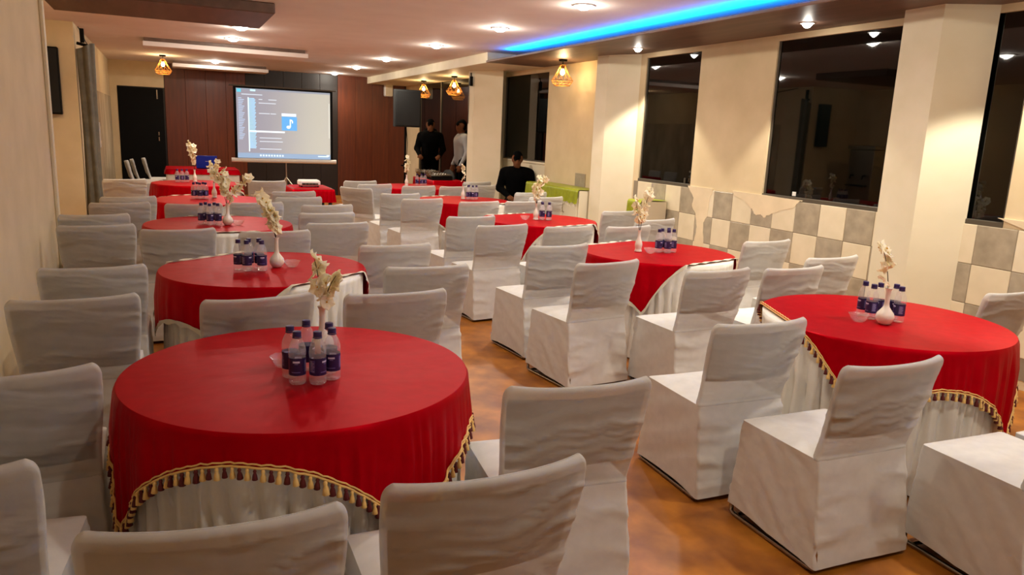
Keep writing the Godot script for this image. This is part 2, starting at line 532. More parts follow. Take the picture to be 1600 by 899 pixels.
func make_table(called: String, c: Vector2, spec: Dictionary, fine: bool) -> void:
	var at := Vector3(c.x, 0, c.y)
	var sd: float = spec.seed
	var t := thing("round_table", "round folding table hidden under the cloths of " + called, "table", at, 0.0, "round tables")
	var b := B.new()
	b.lathe([Vector2(0, 0.715), Vector2(0.60, 0.715), Vector2(0.605, 0.715), Vector2(0.605, 0.738), Vector2(0.60, 0.738), Vector2(0, 0.738)], 48)
	part("tabletop", b, M.veneer, t)
	for k in 4:
		var q := Vector3(0.36, 0, 0).rotated(Vector3.UP, k * PI / 2 + 0.6)
		var l := B.new()
		l.tube([q + Vector3(0, 0.002, 0), q * 0.94 + Vector3(0, 0.716, 0)], 0.016, 8)
		part("leg", l, M.chrome, t)

	var under := B.new()
	under.grid(360, 26, func(u: float, w: float) -> Vector3:
		var a := u * TAU
		var dir := Vector3(sin(a), 0, -cos(a))
		var e0 := 5.0 / 26.0
		if w < e0 + 0.001:
			return dir * R * (w / e0) * 0.985 + Vector3(0, TOP - 0.004, 0)
		var d := (w - e0) / (1.0 - e0)
		var f := clampf(d * 2.2, 0.0, 1.0)
		var pleat := pow(absf(sin(a * 24.0 + 3.0 * nz.get_noise_3d(cos(a) * 260.0, sd * 77.0 + d * 50.0, sin(a) * 260.0))), 0.75)
		var fold := 0.8 * nz.get_noise_3d(cos(a) * 800.0, sd * 33.0 + d * 30.0, sin(a) * 800.0) + 0.9 * nz.get_noise_3d(cos(a) * 300.0, sd * 33.0 + d * 110.0, sin(a) * 300.0)
		return dir * (R * 0.985 + 0.012 * d - 0.03 * f * (0.45 - 0.6 * fold) - 0.042 * f * (1.0 - pleat)) + Vector3(0, (TOP - 0.004) * (1.0 - d) + 0.012 * d, 0), true)
	var wc := thing("white_tablecloth", "white floor-length cloth gathered around " + called, "tablecloth", at, 0.0, "white under-cloths")
	part("cloth", under, M.linen, wc)

	var rc := thing("red_overlay_cloth", "dark red square overlay cloth draped on " + called, "tablecloth", at, 0.0, "red overlay cloths")
	var nu := 480 if fine else 240
	var rows := 20
	var over := B.new()
	over.grid(nu, 26 + rows, func(u: float, w: float) -> Vector3:
		var a := u * TAU
		var L := reach(a, spec)
		var k := w * (26 + rows)
		var s := 0.0
		if k <= 26.0:
			s = (minf(L, R) - 0.004) * k / 25.0 if k <= 25.0 else minf(L, R)
		else:
			s = minf(L, R) + maxf(L - R, 0.0) * pow((k - 26.0) / rows, 0.8)
		return overlay_point(a, s, sd), true)
	part("cloth", over, M.red, rc)

	# hem trim
	var path := []
	var np := 300 if fine else 160
	for i in np:
		var a := i * TAU / np
		var L := reach(a, spec)
		var p := overlay_point(a, L, sd)
		path.append(p + Vector3(sin(a), 0, -cos(a)) * 0.004 + (Vector3(0, 0.003, 0) if L < R else Vector3.ZERO))
	var gold: bool = spec.gold
	var cord := B.new()
	if gold:
		cord.tube(path, 0.0042, 6, true)
		var path2 := []
		for i in path.size():
			path2.append(path[i] + Vector3(0, 0.011 + 0.002 * sin(i * 2.0), 0))
		cord.tube(path2, 0.003, 5, true)
		part("gold_braid", cord, M.gold, rc)
	else:
		# scalloped white lace edging
		cord.grid(np, 3, func(u: float, w: float) -> Vector3:
			var i := int(round(u * np)) % np
			var p: Vector3 = path[i]
			var o := Vector3(p.x, 0, p.z).normalized()
			var L := Vector2(p.x, p.z).length()
			var sc := 0.020 + 0.006 * sin(i * 1.3)
			if L < R + 0.004:
				return p + o * (w - 0.2) * sc + Vector3(0, 0.002 + 0.004 * sin(w * 3.0 + i), 0)
			return p + Vector3(0, (0.2 - w) * sc * 1.3, 0) + o * (0.003 + 0.004 * sin(i * 1.9) * w), true)
		part("lace_edging", cord, M.lace, rc)
	if gold:
		# tassels spaced along the hem, gold and maroon by turns
		var run := 0.0
		var nexts := 0.0
		var n := 0
		for i in np:
			var p: Vector3 = path[i]
			var q: Vector3 = path[(i + 1) % np]
			var seg := p.distance_to(q)
			while nexts < run + seg and n < 298:
				var at2 := p.lerp(q, (nexts - run) / seg)
				var o := Vector3(at2.x, 0, at2.z).normalized()
				if Vector2(at2.x, at2.z).length() > R + 0.006:
					var sc := 0.9 + 0.25 * nz.get_noise_1d(n * 70.0)
					var tilt := Basis(Vector3.UP, rng.randf() * TAU) * Basis(Vector3.RIGHT, 0.12 * rng.randf_range(-1, 1))
					place("tassel", G.tassel, M.gold if n % 2 == 0 else M.maroon, rc, at2 + o * 0.003 - Vector3(0, 0.003, 0), tilt.scaled(Vector3.ONE * sc))
				nexts += 0.0235
				n += 1
			run += seg


# ------------------------------------------------------------------ things on the tables
func make_small() -> void:
	var b := B.new()
	b.lathe([Vector2(0.0, -0.043), Vector2(0.0115, -0.041), Vector2(0.0090, -0.024), Vector2(0.0050, -0.013), Vector2(0.0072, -0.008), Vector2(0.0050, -0.001), Vector2(0.0, 0.0)], 8)
	G.tassel = b.mesh()

	b = B.new()
	b.lathe([Vector2(0.0, 0.004), Vector2(0.018, 0.001), Vector2(0.027, 0.002), Vector2(0.030, 0.008), Vector2(0.030, 0.030), Vector2(0.0285, 0.034), Vector2(0.0285, 0.100), Vector2(0.030, 0.104), Vector2(0.0305, 0.116), Vector2(0.028, 0.134), Vector2(0.021, 0.152), Vector2(0.0145, 0.163), Vector2(0.0125, 0.167), Vector2(0.0125, 0.178)], 22)
	G.bottle_body = b.mesh()
	b = B.new()
	b.lathe([Vector2(0.0, 0.190), Vector2(0.0135, 0.190), Vector2(0.0148, 0.188), Vector2(0.0150, 0.174), Vector2(0.0150, 0.172), Vector2(0.0, 0.172)].duplicate(), 18)
	b.ix.reverse()
	b.lathe([Vector2(0.0140, 0.166), Vector2(0.0162, 0.167), Vector2(0.0162, 0.170), Vector2(0.0140, 0.171)], 18)
	G.bottle_cap = b.mesh()
	b = B.new()
	b.grid(26, 1, func(u: float, w: float) -> Vector3: return Vector3(0.0297 * cos(u * TAU), lerpf(0.036, 0.098, w), -0.0297 * sin(u * TAU)))
	for i in b.uv.size():
		b.uv[i].y = 1.0 - b.uv[i].y
	G.bottle_label = b.mesh()

	b = B.new()
	b.lathe([Vector2(0.0, 0.002), Vector2(0.024, 0.0), Vector2(0.030, 0.004), Vector2(0.043, 0.022), Vector2(0.046, 0.040), Vector2(0.041, 0.058), Vector2(0.027, 0.076), Vector2(0.016, 0.092), Vector2(0.0125, 0.110), Vector2(0.012, 0.150), Vector2(0.0125, 0.176), Vector2(0.018, 0.190), Vector2(0.0175, 0.192), Vector2(0.0115, 0.180), Vector2(0.0095, 0.150), Vector2(0.0, 0.140)], 24)
	G.vase_bulb = b.mesh()
	b = B.new()
	b.lathe([Vector2(0.0, 0.002), Vector2(0.028, 0.0), Vector2(0.031, 0.006), Vector2(0.027, 0.016), Vector2(0.025, 0.028), Vector2(0.030, 0.050), Vector2(0.030, 0.066), Vector2(0.023, 0.090), Vector2(0.014, 0.112), Vector2(0.0105, 0.135), Vector2(0.011, 0.160), Vector2(0.016, 0.176), Vector2(0.0155, 0.178), Vector2(0.0095, 0.165), Vector2(0.0, 0.130)], 24)
	G.vase_waist = b.mesh()

	# glass bowl with a faceted wall
	b = B.new()
	var prof := [Vector2(0.0, 0.001), Vector2(0.024, 0.0), Vector2(0.030, 0.004), Vector2(0.043, 0.020), Vector2(0.054, 0.040), Vector2(0.052, 0.041), Vector2(0.040, 0.022), Vector2(0.026, 0.008), Vector2(0.0, 0.006)]
	b.grid(24, prof.size() - 1, func(u: float, w: float) -> Vector3:
		var q: Vector2 = prof[int(round(w * (prof.size() - 1)))]
		var i := int(round(u * 24)) % 24
		var k := 1.0 if i % 2 == 0 else 0.93
		return Vector3(q.x * k * cos(u * TAU), q.y + (0.003 if i % 4 == 0 and q.y > 0.035 else 0.0), -q.x * k * sin(u * TAU)), true)
	G.bowl = b.mesh()

	# blossoms: five cupped petals, in three stages of opening
	G.blossom = []
	for kind in 3:
		b = B.new()
		var open := [0.55, 0.8, 1.0][kind] as float
		for p in 5:
			var turn := Basis(Vector3.UP, p * TAU / 5 + 0.2 * kind) * Basis(Vector3.RIGHT, -0.15 + 0.75 * (1.0 - open))
			b.grid(4, 4, func(u: float, w: float) -> Vector3:
				var x := (u - 0.5) * 2.0
				var wid := 0.021 * sin(PI * pow(w, 0.7) * 0.93 + 0.12)
				return turn * Vector3(x * wid, 0.010 * w * w - 0.006 * x * x * w + 0.002 * sin(7.0 * x + p), -0.003 - 0.030 * w))
		G.blossom.append(b.mesh())
	b = B.new()
	b.ball(Vector3(0, 0.004, 0), Vector3(0.004, 0.005, 0.004), 7, 5)
	G.eye = b.mesh()

func bottle(at: Vector3, turn: float, label: String, group: String) -> void:
	var t := thing("water_bottle", label, "bottle", at, turn, group)
	place("body", G.bottle_body, M.clear, t)
	place("cap", G.bottle_cap, M.cap, t)
	place("paper_label", G.bottle_label, M.label, t)

func vase(at: Vector3, kind: String, label: String) -> void:
	var o := place(numbered("flower_vase"), G[kind], M.ceramic, self, at)
	o.set_meta("label", label)
	o.set_meta("category", "vase")
	o.set_meta("group", "white bud vases")

func spray(at: Vector3, branches: Array, count: int, label: String, sd: int) -> void:
	# branches: end offsets from the vase mouth
	var t := thing("flower_spray", label, "flowers", at, 0.0, "white blossom sprays")
	var r := RandomNumberGenerator.new()
	r.seed = sd
	for br: Vector3 in branches:
		var pts := []
		var ctrl := Vector3(br.x * 0.25, br.y * 0.6, br.z * 0.25)
		for k in 9:
			var w := k / 8.0
			pts.append(Vector3(0, -0.04, 0) * (1 - w) * (1 - w) + 2 * w * (1 - w) * ctrl + w * w * br)
		var st := B.new()
		var rad := []
		for k in 9:
			rad.append(lerpf(0.0028, 0.0012, k / 8.0))
		st.tube(pts, rad, 6)
		part("twig", st, M.twig, t)
		for k in count:
			var w := lerpf(0.28, 0.99, (k + 0.4 * r.randf()) / count)
			var p: Vector3 = pts[int(w * 8)].lerp(pts[min(8, int(w * 8) + 1)], w * 8 - int(w * 8))
			var d := Vector3(r.randf_range(-1, 1), r.randf_range(-0.3, 0.9), r.randf_range(-0.6, 1.0)).normalized()
			p += d * 0.012
			var side := d.cross(Vector3(0.3, 0.2, 1)).normalized()
			var bs := Basis(side, d, side.cross(d)) * Basis(Vector3.UP, r.randf() * TAU)
			var sc := r.randf_range(1.05, 1.5)
			var bl := place("blossom", G.blossom[r.randi() % 3], M.petal, t, p, bs.scaled(Vector3.ONE * sc))
			place("stamen", G.eye, M.pollen, bl)

func bowl(at: Vector3, label: String) -> void:
	var o := place(numbered("glass_bowl"), G.bowl, M.crystal, self, at)
	o.set_meta("label", label)
	o.set_meta("category", "bowl")
	o.set_meta("group", "small glass bowls")


# ------------------------------------------------------------------ lamps
func downlight(x: float, y: float, z: float, r: float, energy: float, col: Color, label: String, group: String, spill := 0.2, cone := 76.0, soft := 0.9) -> void:
	var t := thing("ceiling_downlight", label, "ceiling light", Vector3(x, y, z), 0.0, group)
	var b := B.new()
	b.lathe([Vector2(r * 1.02, -0.004), Vector2(r * 1.25, -0.010), Vector2(r * 1.42, -0.004), Vector2(r * 1.45, 0.0)], 24)
	part("trim_ring", b, M.white, t)
	b = B.new()
	b.lathe([Vector2(0.0, -0.046), Vector2(r * 0.5, -0.040), Vector2(r * 0.85, -0.024), Vector2(r * 1.02, -0.002)], 24)
	part("lens", b, M.led, t)
	var l := OmniLight3D.new()
	l.name = "lamp"
	l.light_color = col
	l.light_energy = energy * spill
	l.light_size = 0.02
	l.omni_range = 30.0
	l.omni_attenuation = 2.0
	l.shadow_enabled = true
	l.position.y = -0.03
	t.add_child(l)
	var d := SpotLight3D.new()
	d.name = "beam"
	d.light_color = col
	d.light_energy = energy
	d.light_size = r
	d.spot_range = 30.0
	d.spot_attenuation = 2.0
	d.spot_angle = cone
	d.spot_angle_attenuation = soft
	d.shadow_enabled = true
	d.rotation.x = -PI / 2
	d.position.y = -0.05
	t.add_child(d)

func pendant(x: float, y: float, z: float, energy: float, label: String) -> void:
	var t := thing("pendant_lamp", label, "pendant lamp", Vector3(x, y, z), 0.0, "wire cage pendants")
	var b := B.new()
	b.lathe([Vector2(0.0, -0.025), Vector2(0.055, -0.025), Vector2(0.06, -0.02), Vector2(0.06, 0.0)], 20)
	b.ix.reverse()
	part("canopy", b, M.black, t)
	b = B.new()
	b.tube([Vector3(0, -0.02, 0), Vector3(0, -0.08, 0)], 0.006, 6)
	part("cord", b, M.black, t)
	b = B.new()
	b.lathe([Vector2(0.0, -0.125), Vector2(0.020, -0.125), Vector2(0.022, -0.09), Vector2(0.016, -0.075), Vector2(0.0, -0.073)], 14)
	part("socket", b, M.black, t)
	b = B.new()
	b.lathe([Vector2(0.0, -0.215), Vector2(0.018, -0.210), Vector2(0.032, -0.190), Vector2(0.033, -0.172), Vector2(0.020, -0.140), Vector2(0.014, -0.122)], 14)
	part("bulb", b, M.bulb, t)
	# cage: zigzag wires between rings, widest near the bottom, a shallow crown turned in below
	var rings := [[0.035, -0.075], [0.068, -0.145], [0.104, -0.215], [0.155, -0.285], [0.140, -0.315], [0.108, -0.355]]
	for k in rings.size():
		var hoop := B.new()
		var path := []
		for i in 24:
			path.append(Vector3(rings[k][0] * cos(i * TAU / 24), rings[k][1], rings[k][0] * sin(i * TAU / 24)))
		if k in [0, 3, 4, 5]:
			hoop.tube(path, 0.0055 if k == 5 else 0.0036, 6, true)
			part("hoop", hoop, M.wire, t)
	for i in 10:
		var w := B.new()
		for sgn in [-1.0, 1.0]:
			var path := []
			for k in rings.size():
				var a: float = (i + sgn * 0.5 * (k % 2)) * TAU / 10
				path.append(Vector3(rings[k][0] * cos(a), rings[k][1], rings[k][0] * sin(a)))
			w.tube(path, 0.0024, 5)
		part("cage_wire", w, M.wire, t)
	var l := OmniLight3D.new()
	l.name = "lamp"
	l.light_color = Color(1.0, 0.84, 0.60)
	l.light_energy = energy
	l.light_size = 0.028
	l.omni_range = 30.0
	l.omni_attenuation = 2.0
	l.shadow_enabled = true
	l.position.y = -0.175
	t.add_child(l)


# ------------------------------------------------------------------ people
# bones: [a, b, ra, rb, colour]; a smooth union of tapered capsules meshed as surface nets
func person_mesh(bones: Array, cell: float, soft: float) -> ArrayMesh:
	var lo := Vector3.INF
	var hi := -Vector3.INF
	for q in bones:
		for k in 2:
			lo = lo.min(q[k] - Vector3.ONE * q[2 + k])
			hi = hi.max(q[k] + Vector3.ONE * q[2 + k])
	lo -= Vector3.ONE * cell * 3
	hi += Vector3.ONE * cell * 3
	var n := Vector3i(((hi - lo) / cell).ceil())
	var field := PackedFloat32Array()
	field.resize(n.x * n.y * n.z)
	field.fill(0.5)
	var near := PackedFloat32Array()
	near.resize(field.size())
	near.fill(9.0)
	var who := PackedInt32Array()
	who.resize(field.size())
	for bi in bones.size():
		var q: Array = bones[bi]
		var a: Vector3 = q[0]
		var b: Vector3 = q[1]
		var ra: float = q[2]
		var rb: float = q[3]
		var m := maxf(ra, rb) + soft * 1.5 + cell
		var i0 := Vector3i(((a.min(b) - Vector3.ONE * m - lo) / cell).floor()).clamp(Vector3i.ZERO, n - Vector3i.ONE)
		var i1 := Vector3i(((a.max(b) + Vector3.ONE * m - lo) / cell).ceil()).clamp(Vector3i.ZERO, n - Vector3i.ONE)
		var ab := b - a
		var l2 := maxf(ab.length_squared(), 1e-9)
		for z in range(i0.z, i1.z + 1):
			for y in range(i0.y, i1.y + 1):
				for x in range(i0.x, i1.x + 1):
					var p := lo + Vector3(x, y, z) * cell
					var t := clampf((p - a).dot(ab) / l2, 0.0, 1.0)
					var d := p.distance_to(a + ab * t) - lerpf(ra, rb, t)
					var k := (z * n.y + y) * n.x + x
					var f := field[k]
					var h := clampf(0.5 + 0.5 * (f - d) / soft, 0.0, 1.0)
					field[k] = lerpf(f, d, h) - soft * h * (1.0 - h)
					if d < near[k]:
						near[k] = d
						who[k] = bi
	var b2 := B.new()
	var id := {}
	for z in n.z - 1:
		for y in n.y - 1:
			for x in n.x - 1:
				var base := (z * n.y + y) * n.x + x
				var mask := 0
				var inside := 0
				for k in 8:
					var o := base + (k & 1) + ((k >> 1) & 1) * n.x + (k >> 2) * n.x * n.y
					if field[o] < 0.0:
						mask |= 1 << k
						inside += 1
				if inside == 0 or inside == 8:
					continue
				var s := Vector3.ZERO
				var c := 0
				for e in [[0, 1], [2, 3], [4, 5], [6, 7], [0, 2], [1, 3], [4, 6], [5, 7], [0, 4], [1, 5], [2, 6], [3, 7]]:
					var k0: int = e[0]
					var k1: int = e[1]
					if ((mask >> k0) & 1) == ((mask >> k1) & 1):
						continue
					var f0 := field[base + (k0 & 1) + ((k0 >> 1) & 1) * n.x + (k0 >> 2) * n.x * n.y]
					var f1 := field[base + (k1 & 1) + ((k1 >> 1) & 1) * n.x + (k1 >> 2) * n.x * n.y]
					var w := f0 / (f0 - f1)
					s += Vector3(k0 & 1, (k0 >> 1) & 1, k0 >> 2).lerp(Vector3(k1 & 1, (k1 >> 1) & 1, k1 >> 2), w)
					c += 1
				id[base] = b2.v.size()
				b2.v.append(lo + (Vector3(x, y, z) + s / c) * cell)
				b2.uv.append(Vector2.ZERO)
				b2.col.append((bones[who[base]][4] as Color).srgb_to_linear())
	var step := [1, n.x, n.x * n.y]
	for base: int in id:
		for ax in 3:
			var s1: int = step[(ax + 1) % 3]
			var s2: int = step[(ax + 2) % 3]
			var f0 := field[base]
			var f1 := field[base + step[ax]]
			if (f0 < 0.0) == (f1 < 0.0):
				continue
			if not (id.has(base - s1) and id.has(base - s2) and id.has(base - s1 - s2)):
				continue
			var q := [id[base], id[base - s1], id[base - s1 - s2], id[base - s2]]
			if f0 < 0.0:
				b2.ix.append_array([q[0], q[3], q[2], q[0], q[2], q[1]])
			else:
				b2.ix.append_array([q[0], q[1], q[2], q[0], q[2], q[3]])
	return b2.mesh()

func hand(bones: Array, wrist: Vector3, dir: Vector3, palm_side: Vector3, col: Color) -> void:
	var side := dir.cross(palm_side).normalized()
	bones.append([wrist, wrist + dir * 0.08, 0.024, 0.032, col])
	for f in 4:
		var k := f - 1.5
		var p0 := wrist + dir * 0.085 + side * k * 0.019
		var len_: float = [0.068, 0.078, 0.074, 0.058][f]
		var p1 := p0 + (dir * 0.9 + palm_side * 0.25).normalized() * len_ * 0.55
		var p2 := p1 + (dir * 0.55 + palm_side * 0.8).normalized() * len_ * 0.5
		bones.append([p0, p1, 0.0095, 0.009, col])
		bones.append([p1, p2, 0.009, 0.0075, col])
	var t0 := wrist + dir * 0.035 - side * 0.025
	var t1 := t0 + (dir * 0.6 - side * 0.7 + palm_side * 0.3).normalized() * 0.045
	bones.append([t0, t1, 0.012, 0.010, col])
	bones.append([t1, t1 + (dir * 0.9 + palm_side * 0.4).normalized() * 0.03, 0.010, 0.008, col])

func head(bones: Array, neck: Vector3, look: Vector3, skin: Color, hair: Color) -> void:
	var up := Vector3.UP
	var right := look.cross(up).normalized()
	var c := neck + up * 0.13 + look * 0.015
	bones.append([neck - up * 0.03, c - up * 0.05, 0.052, 0.050, skin])
	bones.append([c + up * 0.02, c - up * 0.055 + look * 0.03, 0.082, 0.060, skin])
	bones.append([c - up * 0.075 + look * 0.05, c - up * 0.08 + look * 0.055, 0.032, 0.032, skin])
	bones.append([c + look * 0.088 + up * 0.012, c + look * 0.102 - up * 0.018, 0.009, 0.014, skin])
	for s in [-1.0, 1.0]:
		bones.append([c + right * s * 0.083 + up * 0.012, c + right * s * 0.085 - up * 0.022, 0.014, 0.011, skin])
		bones.append([c + right * s * 0.03 + look * 0.079 + up * 0.012, c + right * s * 0.034 + look * 0.078 + up * 0.012, 0.009, 0.009, Color(0.12, 0.09, 0.08)])
		bones.append([c + right * s * 0.018 + look * 0.084 + up * 0.034, c + right * s * 0.045 + look * 0.074 + up * 0.034, 0.006, 0.005, hair])
	bones.append([c - right * 0.02 + look * 0.082 - up * 0.05, c + right * 0.02 + look * 0.082 - up * 0.05, 0.007, 0.007, Color(0.42, 0.22, 0.19)])
	bones.append([c + up * 0.055 - look * 0.02, c + up * 0.045 + look * 0.045, 0.082, 0.060, hair])
	bones.append([c + up * 0.02 - look * 0.045, c - up * 0.03 - look * 0.05, 0.074, 0.058, hair])


# ------------------------------------------------------------------ build
func _ready() -> void:
	# ---- camera
	var cam := Camera3D.new()
	cam.name = "camera"
	add_child(cam)
	cam.position = Vector3(0, 1.65, 0)
	cam.rotation_order = EULER_ORDER_YXZ
	cam.rotation_degrees = Vector3(-11.62, -24.96, 2.42)
	cam.fov = rad_to_deg(2.0 * atan(449.5 / 1164.5))
	cam.near = 0.05
	cam.far = 80.0
	cam.current = true
	# ---- night outside, exposure
	var we := WorldEnvironment.new()
	we.name = "environment"
	var env := Environment.new()
	env.background_mode = Environment.BG_COLOR
	env.background_color = Color(0.012, 0.013, 0.015)
	env.tonemap_mode = Environment.TONE_MAPPER_LINEAR
	env.tonemap_exposure = 1.8
	env.sdfgi_enabled = true
	env.ssao_enabled = true
	env.ssil_enabled = true
	we.environment = env
	add_child(we)

	rng.seed = 5
	nz.seed = 9
	nz.frequency = 0.01
	nz.noise_type = FastNoiseLite.TYPE_SIMPLEX_SMOOTH
	make_materials()
	make_small()
	build_lights()
	build_shell()
	build_right_wall()
	build_far_end()
	build_tables()
	build_chairs()
	build_corners()
	build_people()


func build_lights() -> void:
	var cool := Color(1.0, 0.96, 0.89)
	var places := ["nearest of the right ceiling row, above the blue strip's middle", "second of the right ceiling row", "third of the right ceiling row", "fourth of the right ceiling row", "fifth of the right ceiling row", "farthest of the right ceiling row, above the screen's right edge"]
	var zs := [-6.45, -8.41, -10.72, -13.46, -15.76, -17.96]
	for k in zs.size():
		downlight(3.62, CEIL, zs[k], 0.075, 1.35, cool, "round white downlight, " + places[k], "right row downlights")
	for z in [-4.2, -2.0, 0.3]:
		downlight(3.62, CEIL, z, 0.075, 1.25 if z < 0.0 else 0.9, cool, "round white downlight of the right row, out of frame above " + {-4.2: "the second right table", -2.0: "the nearest right table", 0.3: "the camera's right"}[z], "right row downlights")
	downlight(0.95, CEIL, -10.66, 0.085, 1.5, cool, "large bright downlight at the brown ceiling panel's edge", "left row downlights")
	downlight(0.97, CEIL, -12.18, 0.085, 1.5, cool, "bright downlight just behind the brown ceiling panel", "left row downlights")
	downlight(1.0, CEIL, -17.0, 0.075, 1.5, cool, "small downlight between the two pale ceiling panels near the screen", "left row downlights")
	for z in [-6.2, -3.6, -0.6]:
		downlight(1.6, CEIL, z, 0.08, 0.75, cool, "round white downlight of the left row, out of frame above " + {-6.2: "the second left table", -3.6: "the nearest left table", -0.6: "the camera"}[z], "left row downlights")
	for q in [[-5.15, "nearer small downlight in the brown soffit, above the widest window"], [-7.76, "farther small downlight in the brown soffit, beside the second pillar"], [-3.05, "small soffit downlight out of frame beyond the nearest pillar"]]:
		downlight(5.12, SOFF, q[0], 0.045, 2.0, cool, q[1], "soffit downlights", 0.012, 48.0, 0.25)
	downlight(-1.5, CEIL, -9.6, 0.075, 1.2, Color(1.0, 0.82, 0.55), "unseen downlight added in the side recess to light the water cooler", "added recess downlight")  # unseen lamp added to brighten the cooler and its mirror image
	pendant(5.13, SOFF, -15.98, 0.16, "wire cage pendant lamp nearest the black loudspeaker")
	pendant(5.14, SOFF, -14.09, 0.16, "wire cage pendant lamp beside the farthest pillar")
	pendant(5.12, SOFF, -9.62, 0.16, "wire cage pendant lamp between the second and third pillars")
	pendant(0.02, CEIL, -16.36, 0.16, "wire cage pendant lamp over the black door corner")
	# blue strip lying in the cove above the brown soffit
	var t := thing("led_strip", "glowing blue light strip in the cove above the brown soffit", "light strip", Vector3(4.66, 2.745, -4.2))
	var b := B.new()
	b.box(Vector3(0, 0.0, 0), Vector3(0.03, 0.012, 12.4), 0.003)
	part("diffuser", b, M.blue_led, t)
	var l := AreaLight3D.new()
	l.name = "lamp"
	l.area_size = Vector2(0.05, 12.4)
	l.light_color = Color(0.0, 0.52, 1.0)
	l.light_energy = 9.0
	l.area_range = 30.0
	l.area_attenuation = 2.0
	l.shadow_enabled = true
	l.rotation.x = PI / 2
	l.position.y = 0.012
	t.add_child(l)


func build_shell() -> void:
	var b := B.new()
	b.span(Vector3(-2.6, -0.2, BZ - 0.2), Vector3(5.8, 0.0, 3.0), 0.0)
	struct("floor", b, M.floor)
	b = B.new()
	b.span(Vector3(-2.6, CEIL, BZ - 0.2), Vector3(5.8, CEIL + 0.2, 3.0), 0.0)
	struct("ceiling", b, M.ceiling)
	b = B.new()
	b.span(Vector3(-2.6, 0, 2.6), Vector3(5.8, CEIL, 2.8), 0.0)
	struct("wall_front", b, M.wall)
	# left side: a thick wall beside the near tables, a recess, then the far stretch
	var w := struct("wall_left", null, null)
	b = B.new()
	b.span(Vector3(-2.6, 0, -7.25), Vector3(-0.86, CEIL, 2.6), 0.004)
	part("near_pier", b, M.wall, w)
	b = B.new()
	b.span(Vector3(-2.6, 0, -11.8), Vector3(-2.4, CEIL, -7.25), 0.0)
	part("recess_wall", b, M.wall, w)
	b = B.new()
	b.span(Vector3(-2.6, 0, BZ), Vector3(-1.04, CEIL, -11.8), 0.004)
	part("far_stretch", b, M.wall, w)
	b = B.new()
	b.span(Vector3(-1.04, 0.0, -18.5), Vector3(-1.028, 2.09, -12.6), 0.003)
	part("bare_panel", b, M.bare, w)
	b = B.new()
	b.span(Vector3(-0.86, 0, -7.25), Vector3(-0.832, CEIL, -7.17), 0.006)
	struct("trim_1", b, M.paint)

	# dropped ceiling panels on the left
	b = B.new()
	b.span(Vector3(-1.03, 2.752, -9.72), Vector3(1.08, CEIL, -8.33), 0.01)
	struct("ceiling_panel", b, M.veneer, "dark brown dropped ceiling panel nearest on the left")
	for q in [[-0.25, 2.2, -13.7, -13.05, "pale dropped ceiling panel with its shaded gap painted dark, middle one"], [0.2, 2.1, -18.1, -17.5, "pale dropped ceiling panel with its shaded gap painted dark, next to the screen wall"]]:
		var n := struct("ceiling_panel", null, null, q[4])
		b = B.new()
		b.span(Vector3(q[0], 2.735, q[2]), Vector3(q[1], 2.805, q[3]), 0.006)
		part("slab", b, M.ceiling, n)
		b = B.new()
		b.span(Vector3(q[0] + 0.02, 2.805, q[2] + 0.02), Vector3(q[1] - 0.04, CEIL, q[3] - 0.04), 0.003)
		part("gap_shade", b, M.veneer, n)  # dark veneer stands in for the shade in the gap above the slab

	# soffit along the windows: brown slab held off the ceiling, then a solid cream bulkhead
	b = B.new()
	b.span(Vector3(4.5, SOFF, -10.95), Vector3(WX, SOFF + 0.03, 2.6), 0.005)
	b.span(Vector3(5.0, SOFF + 0.03, -10.95), Vector3(WX, CEIL, 2.6), 0.0)
	struct("soffit", b, M.veneer, "brown veneered soffit slab along the windows")
	b = B.new()
	b.span(Vector3(4.52, SOFF, BZ), Vector3(WX, CEIL, -10.96), 0.006)
	struct("bulkhead", b, M.paint, "cream ceiling bulkhead over the far pillars")

	# pillars
	for q in [
		[[[5.5, -4.25], [5.203, -4.25], [5.183, -3.905], [5.5, -3.70]], "cream pillar nearest the camera, at the photo's right"],
		[[[5.5, -8.87], [5.232, -8.87], [5.262, -8.635], [5.5, -8.24]], "cream pillar in the middle, beside the green cloth"],
		[[[5.5, -12.75], [4.86, -12.58], [4.92, -12.45], [5.27, -12.03], [5.5, -12.42]], "cream pillar farthest from the camera"]]:
		var poly := []
		for p in q[0]:
			poly.append(Vector2(p[0], p[1]))
		b = B.new()
		b.prism(poly, 0.0, SOFF)
		struct("pillar", b, M.paint, q[1])


